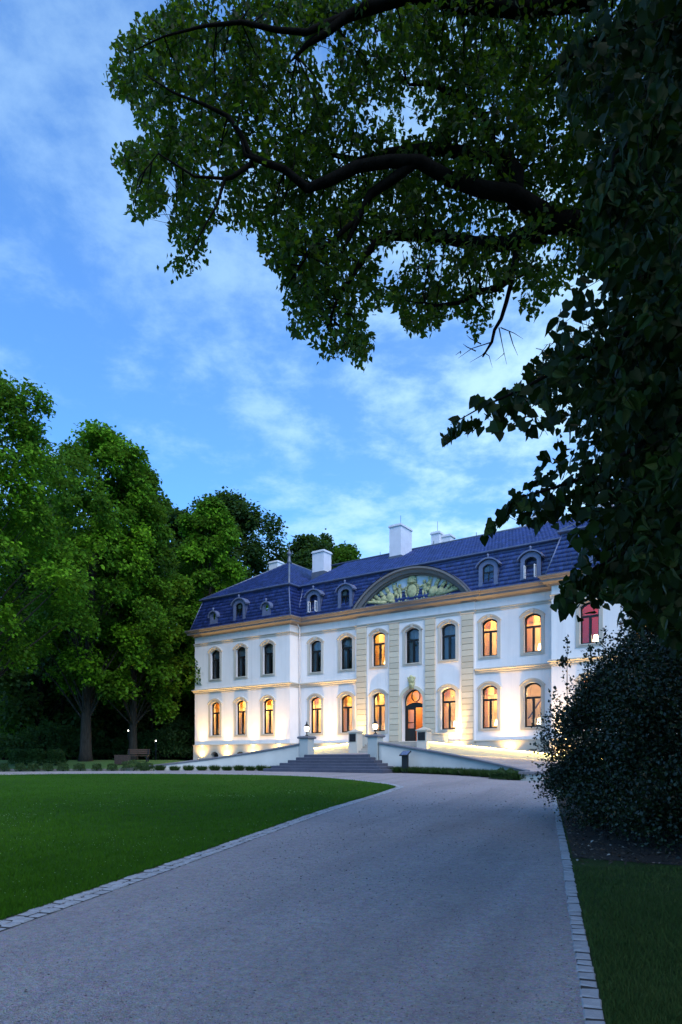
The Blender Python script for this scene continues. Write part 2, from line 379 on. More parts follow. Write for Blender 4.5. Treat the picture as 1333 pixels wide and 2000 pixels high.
# kerb curves X(Y)
KR = np.array([(-20, -6.2), (-6, -1.6), (0, .25), (2, .82), (3.86, 1.374), (6.04, 2.02), (9.5, 3.06), (13.94, 4.376), (20.7, 6.45), (28, 9.6), (33, 12.4), (37, 15.5)])
KL = np.array([(-20, -13.5), (-6, -7.0), (0, -4.75), (3, -3.75), (5.87, -2.94), (8.78, -2.15), (12, -1.30), (16, -.22), (20, 1.05), (22, 1.62), (23.0, 1.9)])
BK = np.array([(23.0, 1.9), (23.6, 2.06), (24.5, 1.98), (26, 1.45), (28.5, .2), (31.2, -2.0), (32.9, -5.2), (33.8, -9.0), (33.9, -11)])
def smooth_curve(P, n):
    P = np.asarray(P, float); t = np.concatenate([[0], np.cumsum(np.hypot(*np.diff(P, axis=0).T))]); u = np.linspace(0, t[-1], n)
    # Catmull style cubic Hermite
    m = np.gradient(P, t, axis=0); k = np.clip(np.searchsorted(t, u, side='right') - 1, 0, len(t) - 2); h = (t[k + 1] - t[k]); s = (u - t[k]) / h; s = s[:, None]; h = h[:, None]
    return P[k] * (2*s**3 - 3*s**2 + 1) + m[k] * h * (s**3 - 2*s**2 + s) + P[k+1] * (-2*s**3 + 3*s**2) + m[k+1] * h * (s**3 - s**2)
KRc = smooth_curve(KR[:, ::-1], 500); KLc = smooth_curve(np.vstack([KL, BK[1:]])[:, ::-1], 700)
def kr_x(Y): return np.interp(Y, KRc[:, 1], KRc[:, 0])
lim = np.argmax(KLc[:, 1]); 
def kl_x(Y): return np.interp(Y, KLc[:lim + 1, 1], KLc[:lim + 1, 0])

# gravel drive : one sheet, wide fore-court
def warp_drive(U, Vv):
    far = np.interp(U, [-40, -20, -14, -8, 12, 20, 30], [36.2, 37.4, 40.0, 46, 46, 41, 39]); Y = -16 + Vv * (far + 16); return U, Y
grid_sheet('gravel_drive', np.linspace(-34, 26, 61), np.linspace(0, 1, 90), 0.0, M['gravel'], warp=warp_drive)
# oval lawn
def warp_lawn(U, Vv):
    Y = -16 + Vv * (33.9 + 16); xr = kl_x(Y) - .15; xl = -11 - 13 * np.sqrt(np.clip(1 - np.clip((Y - 14) / 19.9, 0, 1)**2, 0, 1)); return xl + U * (xr - xl), Y
lawn = grid_sheet('lawn', np.linspace(0, 1, 50), 1 - (1 - np.linspace(0, 1, 90))**1.3, .012, M['lawn'], warp=warp_lawn)
def warp_l2(U, Vv):
    Y = -16 + Vv * 42; xl = kr_x(Y) + .12; return xl + U * (26 - xl), Y
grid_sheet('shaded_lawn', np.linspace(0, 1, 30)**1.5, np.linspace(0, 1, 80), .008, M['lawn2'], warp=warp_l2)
# planting bed under the big shrub
bed = [(kr_x(y) + .16, y) for y in np.linspace(9.3, 19, 12)] + [(10.5, 19), (10.5, 8.4), (6.5, 8.2), (4.6, 8.55)]
mb = MB(); mb.add([(x, y, Gf(x, y) + .014) for x, y in bed], [tuple(range(len(bed)))])
mb.build('planting_bed', M['soil'])['kind'] = 'structure'

# ------------------------------------------------------------------ kerbs of granite setts
def sett_mesh(name, seed, L, W, H):
    r = random.Random(seed); mb = MB(); b = .012
    j = lambda a: r.uniform(-a, a)
    lo = [(-L/2, -W/2), (L/2, -W/2), (L/2, W/2), (-L/2, W/2)]; lo = [(x + j(.008), y + j(.008)) for x, y in lo]
    v = [(x, y, -H) for x, y in lo] + [(x, y, -b + j(.004)) for x, y in lo] + [(x * (1 - 2*b/L) + j(.003), y * (1 - 2*b/W) + j(.003), j(.004)) for x, y in lo]
    f = [(0, 1, 5, 4), (1, 2, 6, 5), (2, 3, 7, 6), (3, 0, 4, 7), (4, 5, 9, 8), (5, 6, 10, 9), (6, 7, 11, 10), (7, 4, 8, 11), (8, 9, 10, 11)]
    mb.add(v, f); return mb.mesh(name, M['sett'])
SETT = [sett_mesh('sett', k, .135, .120, .09) for k in range(10)]
def kerb(name, curve, rows, off0, label_far, y_from, y_to, limit=300):
    root_mb = MB(); P = curve; seg = np.hypot(*np.diff(P, axis=0).T); t = np.concatenate([[0], np.cumsum(seg)])
    width = rows * .13 + .01
    u = np.arange(0, t[-1], .25); pts = np.stack([np.interp(u, t, P[:, 0]), np.interp(u, t, P[:, 1])], 1); tg = np.gradient(pts, axis=0); tg /= np.linalg.norm(tg, axis=1)[:, None]; nr = np.stack([tg[:, 1], -tg[:, 0]], 1)
    a = pts + nr * (off0 + .012); b = pts + nr * (off0 + width - .012)
    V = [];
    for p, q in zip(a, b): V += [(p[0], p[1], Gf(*p) + .004), (q[0], q[1], Gf(*q) + .004)]
    F = [(2*i, 2*i+1, 2*i+3, 2*i+2) for i in range(len(a) - 1)]
    root = MB().add(V, F).build(name, M['joint'], fix=False); root['kind'] = 'structure'
    items = []
    for r_ in range(rows):
        s = random.uniform(0, .1)
        while s < t[-1]:
            x = np.interp(s, t, P[:, 0]); y = np.interp(s, t, P[:, 1]); e = min(s + .05, t[-1]); 
            dx = np.interp(e, t, P[:, 0]) - np.interp(e - .1, t, P[:, 0]); dy = np.interp(e, t, P[:, 1]) - np.interp(e - .1, t, P[:, 1]); L = math.hypot(dx, dy) or 1
            o = off0 + .063 + r_ * .13; px, py = x + dy / L * o, y - dx / L * o
            sc = random.uniform(.82, 1.16)
            if y_from <= py <= y_to: items.append((px, py, Gf(px, py) + .014 + random.uniform(-.006, .006), math.atan2(dy, dx) + random.uniform(-.05, .05), sc))
            s += .135 * sc + random.uniform(.020, .036)
    items.sort(key=lambda i: i[0]**2 + i[1]**2)
    vis = [i for i in items if i[1] > 2.6 and abs(i[0] / i[1]) < .52]; vis_set = set(vis[:limit]); rest = [i for i in items if i not in vis_set]
    for (x, y, z, a_, sc) in vis[:limit]:
        link_mesh('sett', random.choice(SETT), root, (x, y, z), (random.uniform(-.03, .03), random.uniform(-.03, .03), a_), (sc, random.uniform(.94, 1.04), 1))
    mb = MB()
    for (x, y, z, a_, sc) in rest:
        me = random.choice(SETT); ca, sa = math.cos(a_), math.sin(a_)
        mb.add([(x + (p.co.x * sc * ca - p.co.y * sa), y + (p.co.x * sc * sa + p.co.y * ca), z + p.co.z) for p in me.vertices], [tuple(p.vertices) for p in me.polygons])
    if mb.v: mb.build('distant_setts', M['sett'], root, fix=False)['kind'] = 'stuff'
    return root
kerb('kerb', KRc, 1, 0.0, '', 1.0, 33)
kerb('kerb', KLc, 2, -.13, '', 1.0, 34)

# ------------------------------------------------------------------ grass blades, clover, pebbles, litter
def blades(name, X, Y, h, w, mat, dz=.01):
    n = len(X); Z = G(X, Y) + dz; th = rng.uniform(0, 2*np.pi, n); lean = rng.normal(0, .45, (n, 2)) * h[:, None]
    a = np.stack([X - np.cos(th) * w, Y - np.sin(th) * w, Z], 1); b = np.stack([X + np.cos(th) * w, Y + np.sin(th) * w, Z], 1); c = np.stack([X + lean[:, 0], Y + lean[:, 1], Z + h], 1)
    V = np.stack([a, b, c], 1).reshape(-1, 3)
    pt = .5 + .22 * np.sin(X * .9 + 1.7 * np.sin(Y * .53)) * np.sin(Y * .71 + 1.3 * np.sin(X * .47)) + .16 * np.sin(X * 3.1 + 2 * np.sin(Y * 1.3)) * np.sin(Y * 2.3) + .12 * np.sin(X * 7.7 + Y * 2) * np.sin(Y * 6.1 - X)
    rn = np.repeat(np.clip(.45 * rng.random(n) + .55 * pt + .05, 0, 1), 3)
    o = np_mesh(name, V, np.arange(3 * n).reshape(n, 3), mat, attr=rn); return o
def sample_frame(n, ymin, ymax, py_min, py_max):
    """points on the ground with a density that falls with distance"""
    q = rng.uniform(0, 1, n); Y = 1 / (1 / ymax + q * (1 / ymin - 1 / ymax)); X = rng.uniform(-1.05, .60, n) * Y; return X, Y
X, Y = sample_frame(900000, 3.0, 33.8, 0, 0); k = (X < kl_x(Y) - .125 + .02 * rng.normal(size=len(X))); X, Y = X[k], Y[k]
sc_ = np.clip(Y / 9, .7, 2.2)
o = blades('grass', X, Y, rng.uniform(.022, .05, len(X)) * (1 + .12 * sc_), .0032 * sc_, M['blade']); props(o, 'mown green grass of the oval lawn beside the drive', 'grass', kind='stuff')
X, Y = sample_frame(170000, 2.6, 9.6, 0, 0); X = rng.uniform(.2, 1.0, len(Y)) * Y; k = (X > kr_x(Y) + .13) & ~((Y > 8.6) & (X > 2)); X, Y = X[k], Y[k]
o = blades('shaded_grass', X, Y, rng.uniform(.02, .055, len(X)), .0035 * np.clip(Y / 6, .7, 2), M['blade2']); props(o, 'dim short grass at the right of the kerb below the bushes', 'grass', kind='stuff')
# clover heads in loose patches on the lawn
cx = []
for _ in range(60):
    X0, Y0 = sample_frame(1, 6, 30, 0, 0); m = random.randint(10, 46); s = random.uniform(.25, .9); cx.append(np.stack([X0 + rng.normal(0, s, m), Y0 + rng.normal(0, s * .7, m)], 1))
cx = np.concatenate(cx); k = cx[:, 0] < kl_x(cx[:, 1]) - .3; cx = cx[k]; n = len(cx); r_ = rng.uniform(.004, .008, n) * np.clip(cx[:, 1] / 12, .8, 1.5)
base = np.stack([cx[:, 0], cx[:, 1], G(cx[:, 0], cx[:, 1]) + rng.uniform(.045, .07, n)], 1)
oc = np.array([(1, 0, 0), (0, 1, 0), (-1, 0, 0), (0, -1, 0), (0, 0, 1), (0, 0, -1)], float); fo = np.array([(0, 1, 4), (1, 2, 4), (2, 3, 4), (3, 0, 4), (1, 0, 5), (2, 1, 5), (3, 2, 5), (0, 3, 5)])
V = (base[:, None] + oc[None] * r_[:, None, None]).reshape(-1, 3); F = (np.arange(n)[:, None, None] * 6 + fo[None]).reshape(-1, 3)
props(np_mesh('clover', V, F, M['clover']), 'pale clover heads dotted over the lawn', 'flowers', kind='stuff')
# loose pebbles on the drive
X, Y = sample_frame(38000, 2.8, 26, 0, 0); k = (X > kl_x(Y) + .55) & (X < kr_x(Y) - .02); X, Y = X[k], Y[k]; n = len(X)
r_ = rng.uniform(.003, .008, n) * np.clip(Y / 7, .8, 2.2) * rng.choice([.8, 1, 1, 1.4], n); sq = rng.uniform(.6, 1.3, (n, 1, 3)); sq[:, :, 2] *= .6
V = (np.stack([X, Y, G(X, Y) + r_ * .35], 1)[:, None] + oc[None] * r_[:, None, None] * sq).reshape(-1, 3); F = (np.arange(n)[:, None, None] * 6 + fo[None]).reshape(-1, 3)
props(np_mesh('gravel', V, F, M['pebble'], attr=np.repeat(rng.random(n), 6)), 'loose pebbles scattered over the gravel drive', 'gravel', kind='stuff')

# ------------------------------------------------------------------ leaves
def unit(a): return a / np.maximum(np.linalg.norm(a, axis=-1, keepdims=True), 1e-9)
def leaf_mesh(name, P, D, N, L, W, mat, parent=None, fold=.22, rnd=None, shape='ovate'):
    """P base points, D axis, N approximate normal, L length, W half width"""
    n = len(P); D = unit(D); S = unit(np.cross(D, N)); N = np.cross(S, D); L = np.broadcast_to(L, n)[:, None]; W = np.broadcast_to(W, n)[:, None]
    up = N * W * fold; curl = N * L * -.10
    if shape == 'ovate':
        V = np.stack([P, P + D * L * .42 + S * W + up, P + D * L + curl, P + D * L * .42 - S * W + up], 1); F = np.array([(0, 1, 2), (0, 2, 3)])
    else:   # heart
        V = np.stack([P + D * L * .10, P - D * L * .02 + S * W * .55 + up * .6, P + D * L * .30 + S * W + up, P + D * L * .68 + S * W * .58 + up * .5 + curl * .4, P + D * L + curl * 1.5,
                      P + D * L * .68 - S * W * .58 + up * .5 + curl * .4, P + D * L * .30 - S * W + up, P - D * L * .02 - S * W * .55 + up * .6, P + D * L * .5 + curl * .3], 1)
        F = np.array([(0, 1, 2), (0, 2, 8), (2, 3, 8), (3, 4, 8), (4, 5, 8), (5, 6, 8), (6, 0, 8), (6, 7, 0)])
    k = V.shape[1]; FF = (np.arange(n)[:, None, None] * k + F[None]).reshape(-1, 3)
    if rnd is None: rnd = rng.random(n)
    return np_mesh(name, V.reshape(-1, 3), FF, mat, parent, attr=np.repeat(rnd, k))
def in_poly(x, y, poly):
    poly = np.asarray(poly, float); r_ = np.zeros(len(x), bool); j = len(poly) - 1
    for i in range(len(poly)):
        xi, yi = poly[i]; xj, yj = poly[j]
        c = ((yi > y) != (yj > y)) & (x < (xj - xi) * (y - yi) / ((yj - yi) or 1e-9) + xi); r_ ^= c; j = i
    return r_
def rdir(n): return unit(rng.normal(size=(n, 3)))

def sprays_to_leaves(C, O, rs, per, L, flat=.35):
    """C spray centres (m,3), O outward direction (m,3): leaves on drooping, flattened sprays"""
    m = len(C); n = m * per; Cc = np.repeat(C, per, 0); Oo = np.repeat(O, per, 0); rr = np.repeat(np.broadcast_to(rs, m), per)
    a = unit(np.cross(Oo, np.array([0, 0, 1.0])) + 1e-6); b = unit(np.cross(a, Oo))
    ra = rng.uniform(0, 1, n)**.55 * rr; th = rng.uniform(0, 2*np.pi, n)
    hor = unit(Oo * np.array([1, 1, .35]))
    P = Cc + a * (ra * np.cos(th))[:, None] + hor * (ra * np.sin(th))[:, None] * .9 + b * (rng.normal(0, flat, n) * rr)[:, None] 
    P[:, 2] -= .35 * ra**2 / np.maximum(rr, .1)
    D = unit(hor * .6 + a * np.cos(th)[:, None] * .6 + rdir(n) * .7 + np.array([0, 0, -.35])); N = unit(np.array([0, 0, 1.0]) * .9 + Oo * .5 + rdir(n) * .7)
    return P, D, N, np.repeat(rng.random(m), per)

def park_tree(name, label, cat, X, Y, top, prof, R0, leaf, L=.2, lobes=46, sprays=13, per=60, spr=1.0, trunk_r=.5, crown_from=.2, lean=0, seed=1, group=None, bark='bark', base=None, holes=0.0):
    """trunk, limbs to every lobe, crown of leaf sprays. prof: (height fraction of crown, radius fraction) list"""
    global rng
    rng = np.random.default_rng(seed); rd = random.Random(seed)
    z0 = Gf(X, Y) if base is None else base; H = top - z0; root = empty(name, (X, Y, z0)); props(root, label, cat, group)
    mb = MB(); k = 9; ph = [rd.uniform(-.5, .5) for _ in range(4)]
    axis = lambda t: Vector((lean * t * t * H * .1 + .25 * math.sin(3 * t + ph[0]) * t * H * .04, .25 * math.sin(2.5 * t + ph[1]) * t * H * .04, t * H * .93))
    ts = [i / (k - 1) for i in range(k)]; rad = [trunk_r * (1.5 if t == 0 else (1.0 - .88 * t)) for t in ts]
    mb.tube([axis(0) + Vector((0, 0, -.3))] + [axis(0.025)] + [axis(t) for t in ts[1:]], [trunk_r * 1.55, trunk_r * 1.08] + rad[1:], 9)
    mb.build('trunk', M[bark], root, smooth=True)
    tt = np.array([p[0] for p in prof]); rr = np.array([p[1] for p in prof]); C = []; Rl = []
    lb = MB()
    for i in range(lobes):
        t = (i + rd.random()) / lobes; t = t**.9; hz = (crown_from + (1 - crown_from) * t); r_max = R0 * float(np.interp(t, tt, rr)); a = i * 2.39996 + rd.uniform(-.4, .4)
        q = rd.uniform(.50, 1.14) if t < .93 else rd.uniform(0, .7); lr = R0 * rd.uniform(.15, .30) * (.75 + .4 * float(np.interp(t, tt, rr)))
        ax = axis(min(1, hz * .98)); c = Vector((ax.x + math.cos(a) * max(0, r_max * q - lr * .4), ax.y + math.sin(a) * max(0, r_max * q - lr * .4), min(hz * H, H - lr * .85)))
        C.append(c); Rl.append(lr); st = axis(max(.12, hz - .12 - .10 * q)); mid = st.lerp(c, .55) + Vector((0, 0, .35))
        r0 = max(.03, trunk_r * .30 * (1.05 - hz)); lb.tube([st, mid, c], [r0, r0 * .65, r0 * .25], 5, False)
    lb.build('limb', M[bark], root, smooth=True)
    C = np.array(C); Rl = np.array(Rl); m = lobes * sprays; Cc = np.repeat(C, sprays, 0); Rr = np.repeat(Rl, sprays)
    O = rdir(m); O[:, 2] = O[:, 2] * .7 + .34; axv = Cc * np.array([1, 1, 0]); O = unit(O + .55 * unit(axv + 1e-6)); sp = Cc + O * (Rr * rng.uniform(.72, 1.06, m))[:, None]; lobe_r = np.repeat(rng.random(lobes), sprays * per)
    P, D, N, rs = sprays_to_leaves(sp, O, spr * rng.uniform(.6, 1.15, m), per, L)
    if holes: 
        kk = rng.random(len(P)) > holes; P, D, N, rs = P[kk], D[kk], N[kk], rs[kk]
    n = len(P); LL = L * rng.uniform(.6, 1.2, n)
    leaf_mesh('crown', P, D, N, LL * 1.45, LL * .62, M[leaf], root, rnd=np.clip(.34 * rs + .30 * rng.random(n) + .36 * lobe_r, 0, 1))
    return root

# ================================================================== the manor house (local x along the facade, y into the house)
HX, HY, HR = -1.82, 50.0, -math.atan2(.5711, .8209)
def hw(s, d, z): return Vector((HX + .8209 * s + .5711 * d, HY - .5711 * s + .8209 * d, z))
house = empty('manor_house', (HX, HY, 0), HR)
props(house, 'white two-storey manor house with blue slate mansard roof and arched pediment, lit at dusk', 'house')
AX = 8.05                                   # axis of the front
WL0, WL1 = -11.5, -1.55; WR0, WR1 = 2 * AX + 1.55, 2 * AX + 11.5; DW = -1.14; DB = 14.0
DR = -.10; RS0, RS1 = 3.62, 12.48            # slightly projecting middle bay
ZP, ZB, ZA, ZC, ZE, ZM = 2.85, 7.05, 10.95, 11.62, 12.02, 14.65

def arc(xl, xr, zs, rise, n=10):
    w = (xr - xl) / 2; c = (xl + xr) / 2
    if rise >= w - 1e-6: return [(c - w * math.cos(math.pi * i / n), zs + rise * math.sin(math.pi * i / n)) for i in range(n + 1)]
    r_ = (w * w + rise * rise) / (2 * rise); a = math.asin(w / r_); return [(c + r_ * math.sin(-a + 2 * a * i / n), zs + rise - r_ + r_ * math.cos(-a + 2 * a * i / n)) for i in range(n + 1)]
def wall_cell(mb, x0, x1, z0, z1, xl, xr, zl, zs, rise, d, depth):
    A = arc(xl, xr, zs, rise)
    mb.quad((x0, d, z0), (xl, d, z0), (xl, d, z1), (x0, d, z1)); mb.quad((xr, d, z0), (x1, d, z0), (x1, d, z1), (xr, d, z1))
    if zl > z0 + 1e-4: mb.quad((xl, d, z0), (xr, d, z0), (xr, d, zl), (xl, d, zl))
    for (a, b), (c, e) in zip(A[:-1], A[1:]): mb.quad((a, d, b), (c, d, e), (c, d, z1), (a, d, z1))
    loop = [(xl, zl)] + A + [(xr, zl)]
    for (a, b), (c, e) in zip(loop, loop[1:] + loop[:1]): mb.quad((a, d, b), (c, d, e), (c, d + depth, e), (a, d + depth, b))
WW = .525
GW = dict(zl=3.58, zs=6.02, rise=.24); UW = dict(zl=8.06, zs=10.17, rise=.22)
win_c = [-.05, 2.68, 5.43, 8.05, 10.67, 13.42, 16.15]; wl_c = [-9.17, -6.41, -3.65]; wr_c = [2 * AX - c for c in wl_c[::-1]]
def wall_run(mb, centers, x0, x1, d, levels):
    bounds = [x0] + [(a + b) / 2 for a, b in zip(centers[:-1], centers[1:])] + [x1]
    for z0, z1, spec in levels:
        for c, a, b in zip(centers, bounds[:-1], bounds[1:]):
            if spec == 'door' : continue
            wall_cell(mb, a, b, z0, z1, c - WW, c + WW, spec['zl'], spec['zs'], spec['rise'], d, .34)
LV = [(ZP, ZB, GW), (ZB, ZC + .2, UW)]
mb = MB(); wall_run(mb, wl_c, WL0, WL1, DW, LV); mb.quad((WL1, DW, ZP), (WL1, 0, ZP), (WL1, 0, ZC + .2), (WL1, DW, ZC + .2)); mb.quad((WL0, DW, ZP), (WL0, DB + 1, ZP), (WL0, DB + 1, ZC + .2), (WL0, DW, ZC + .2))
mb.quad((WL0, DB + 1, 1), (WL1, DB + 1, 1), (WL1, DB + 1, ZC + .2), (WL0, DB + 1, ZC + .2)); mb.build('wall', M['plaster'], house, fix=False)
mb = MB(); wall_run(mb, wr_c, WR0, WR1, DW, LV); mb.quad((WR0, DW, ZP), (WR0, 0, ZP), (WR0, 0, ZC + .2), (WR0, DW, ZC + .2)); mb.quad((WR1, DW, ZP), (WR1, DB + 1, ZP), (WR1, DB + 1, ZC + .2), (WR1, DW, ZC + .2))
mb.quad((WR0, DB + 1, 1), (WR1, DB + 1, 1), (WR1, DB + 1, ZC + .2), (WR0, DB + 1, ZC + .2)); mb.build('wall', M['plaster'], house, fix=False)
mb = MB(); wall_run(mb, win_c[:2], WL1, RS0, 0, LV); mb.build('wall', M['plaster'], house, fix=False)
mb = MB(); wall_run(mb, win_c[5:], RS1, WR0, 0, LV); mb.build('wall', M['plaster'], house, fix=False)
MB().box(WL1, WR0, DB - .3, DB, 1, ZC + .2).build('back_wall', M['plaster'], house)
mb = MB(); b_ = [RS0, 6.70, 9.40, RS1]
for c, a, e in zip((5.43, 8.05, 10.67), b_[:-1], b_[1:]):
    wall_cell(mb, a, e, ZB + .2, ZC + .2, c - WW, c + WW, UW['zl'], UW['zs'], UW['rise'], DR, .34)
    if c == 8.05: wall_cell(mb, a, e, ZP - .05, ZB + .2, c - .80, c + .80, ZP - .05, 5.55, .80, DR, .62)
    else: wall_cell(mb, a, e, ZP, ZB + .2, c - WW, c + WW, GW['zl'], GW['zs'], GW['rise'], DR, .34)
for x in (RS0, RS1): mb.quad((x, DR, ZP), (x, .0, ZP), (x, .0, ZC + .2), (x, DR, ZC + .2))
mb.build('wall', M['plaster'], house, fix=False)

# plinth with arched cellar openings
mb = MB(); PO = .09
def plinth_run(cs, x0, x1, d):
    bounds = [x0] + [(a + b) / 2 for a, b in zip(cs[:-1], cs[1:])] + [x1]
    for c, a, b in zip(cs, bounds[:-1], bounds[1:]): wall_cell(mb, a, b, .8, ZP - .07, c - .42, c + .42, 1.4, 2.02, .26, d - PO, .4)
plinth_run(wl_c, WL0 - PO, WL1 + PO, DW); plinth_run(win_c[:2], WL1 + PO, RS0 - .02, 0); plinth_run(win_c[5:], RS1 + .02, WR0 - PO, 0); plinth_run(wr_c, WR0 - PO, WR1 + PO, DW)
mb.quad((RS0 - .02, DR - PO, .8), (RS1 + .02, DR - PO, .8), (RS1 + .02, DR - PO, ZP - .07), (RS0 - .02, DR - PO, ZP - .07))
for x, d0, d1 in ((WL1 + PO, DW - PO, -PO), (WL0 - PO, DW - PO, DB + 1), (WR0 - PO, DW - PO, -PO), (WR1 + PO, DW - PO, DB + 1), (RS0 - .02, DR - PO, -PO), (RS1 + .02, DR - PO, -PO)):
    mb.quad((x, d0, .8), (x, d1, .8), (x, d1, ZP - .07), (x, d0, ZP - .07))
mb.build('plinth', M['plinth'], house, fix=False)
OUT = [(WL0, DB + 1), (WL0, DW), (WL1, DW), (WL1, 0), (RS0, 0), (RS0, DR), (RS1, DR), (RS1, 0), (WR0, 0), (WR0, DW), (WR1, DW), (WR1, DB + 1)]
mb = MB(); mb.sweep(OUT, [(-.02, ZP - .08), (PO + .03, ZP - .08), (PO + .03, ZP - .03), (.0, ZP + .03), (-.02, ZP + .03)]); mb.build('plinth_cap', M['plinth'], house)
# belt course either side of the middle bay
for path in (OUT[:5], OUT[7:]):
    mb = MB(); mb.sweep(path, [(-.02, ZB - .06), (.05, ZB - .06), (.05, ZB + .02), (.10, ZB + .07), (.10, ZB + .14), (.19, ZB + .19), (.19, ZB + .25), (-.02, ZB + .32)]); mb.build('belt_course', M['surround'], house)
mb = MB(); mb.sweep(OUT, [(-.02, ZA - .10), (.05, ZA - .10), (.05, ZA + .02), (.09, ZA + .05), (.09, ZA + .10), (-.02, ZA + .13)]); mb.build('architrave', M['surround'], house)
mb = MB(); mb.sweep(OUT, [(-.02, ZC - .06), (.08, ZC - .06), (.12, ZC + .04), (.30, ZC + .10), (.44, ZC + .12), (.44, ZC + .24), (.52, ZC + .30), (.56, ZC + .38), (.2, ZE + .03), (-.05, ZE + .03)]); mb.build('cornice', M['cornice'], house)
mb = MB(); mb.sweep(OUT, [(.50, ZE - .03), (.57, ZE - .04), (.62, ZE + .0), (.63, ZE + .07), (.60, ZE + .07), (.57, ZE + .02), (.50, ZE + .02)]); mb.build('gutter', M['cornice'], house)
mb = MB()
for i in range(len(OUT) - 1):
    pass
for s_, d_ in ((WL1 + .12, -.12),):
    mb.tube([(s_, d_ - .3, ZC + .1), (s_, d_, ZC - .25), (s_, d_, 1.6)], .055, 8)
    for z in (3.2, 5.6, 8.2, 10.6): mb.tube([(s_, d_, z), (s_, d_, z + .05)], .07, 8)
mb.build('downpipe', M['whiteframe'], house, smooth=True)

# ---------------------------------------------------------------- pilasters of separate stone blocks
def pilaster(x0, x1, d, zt):
    root = empty('pilaster', parent=house); M.setdefault('mortar', m_plain('dark_joint', (.20, .17, .12), .95, .1)); core = MB().box(x0 + .015, x1 - .015, d + .02, DR + .05, ZP + .03, zt); core.build('joint', M['mortar'], root)
    n = 21; h = (zt - ZP - .03) / n
    b0 = MB().box(-(x1 - x0) / 2, (x1 - x0) / 2, -.07, .02, 0.015, h - .015).mesh('block', M['cream'])
    for i in range(n): link_mesh('block', b0, root, ((x0 + x1) / 2, d + .045, ZP + .03 + i * h))
    MB().sweep([(x0, DR + .02), (x0, d), (x1, d), (x1, DR + .02)], [(-.01, zt), (.03, zt), (.05, zt + .06), (-.01, zt + .08)]).build('capital', M['surround'], root)
    MB().sweep([(x0, DR + .02), (x0, d), (x1, d), (x1, DR + .02)], [(-.01, 2.2), (.07, 2.2), (.07, ZP - .1), (.04, ZP), (-.01, ZP + .02)]).build('pedestal', M['plinth'], root)
for a, b in ((3.68, 4.46), (6.33, 7.05), (9.05, 9.77), (11.64, 12.42)): pilaster(a, b, DR - .10, ZA - .14)

# ---------------------------------------------------------------- windows
def ring(outer, inner, y0, y1):
    mb = MB(); n = len(outer)
    for i in range(n):
        j = (i + 1) % n
        (a, b), (c, e), (p, q), (r_, t_) = outer[i], outer[j], inner[i], inner[j]
        mb.quad((a, y0, b), (c, y0, e), (r_, y0, t_), (p, y0, q)); mb.quad((a, y1, b), (p, y1, q), (r_, y1, t_), (c, y1, e))
        mb.quad((a, y0, b), (a, y1, b), (c, y1, e), (c, y0, e)); mb.quad((p, y0, q), (r_, y0, t_), (r_, y1, t_), (p, y1, q))
    return mb
def window_meshes(H, rise, tag_):
    w = WW; zs = H - rise; A = arc(-w, w, zs, rise); g = .0
    outer = [(-w, 0)] + A + [(w, 0)]; t = .09
    inner = [(-w + t, t)] + [(x * (w - t) / w, z - t * (1.05)) for x, z in A] + [(w - t, t)]
    fr = ring(outer, inner, .20, .30); zt = H * .665
    fr.box(-w + t, w - t, .19, .31, zt - .06, zt + .06); fr.box(-.065, .065, .185, .305, t, zt - .06)
    fr = fr.mesh('frame', M['frame'])
    P = []
    for x0, x1, z0, z1 in ((-w + t, -.055, t, zt - .06), (.055, w - t, t, zt - .06)):
        P.append(MB().quad((x0, .245, z0), (x1, .245, z0), (x1, .245, z1), (x0, .245, z1)).mesh('pane', M['glass']))
    top = [(x * (w - t) / w, z - t * 1.05) for x, z in A]
    P.append(MB().quad((-w + t, .245, zt + .06), (w - t, .245, zt + .06), *[(x, .245, z) for x, z in top[::-1]]).mesh('pane', M['glass']))
    b = .20; A2 = arc(-w - b, w + b, zs + .06, rise + .14)
    so = [(-w - b, -.16)] + A2 + [(w + b, -.16)]; si = [(-w, -.0)] + A + [(w, -.0)]
    su = ring(so, si, -.055, .03)
    if tag_ == 'u': su.prism_y([(-.09, H + .02), (.09, H + .02), (.12, H + .27), (-.12, H + .27)], -.13, .02)
    A3 = arc(-w - b - .07, w + b + .07, zs + .06, rise + .20); A4 = arc(-w - b + .01, w + b - .01, zs + .03, rise + .14)
    hood = MB()
    for i in range(len(A3) - 1):
        (a, bb), (c, e), (p, q), (r_, t_) = A3[i], A3[i + 1], A4[i], A4[i + 1]
        hood.quad((a, -.12, bb), (c, -.12, e), (r_, -.12, t_), (p, -.12, q)); hood.quad((a, -.12, bb), (a, .0, bb), (c, .0, e), (c, -.12, e)); hood.quad((p, -.12, q), (r_, -.12, t_), (r_, 0, t_), (p, 0, q))
    for k_ in (0, -1): hood.quad((A3[k_][0], -.12, A3[k_][1]), (A4[k_][0], -.12, A4[k_][1]), (A4[k_][0], 0, A4[k_][1]), (A3[k_][0], 0, A3[k_][1]))
    sill = MB().box(-w - .02, w + .02, -.09, .20, -.07, -.0).box(-w - .3, w + .3, .31, .85, -.06, -.02)
    return dict(frame=fr, panes=P, surround=su.mesh('surround', M['surround']), hood=hood.mesh('hood_mould', M['surround']), sill=sill.mesh('sill', M['surround']))
WG = window_meshes(6.26 - 3.58, .24, 'g'); WU = window_meshes(10.39 - 8.06, .22, 'u')
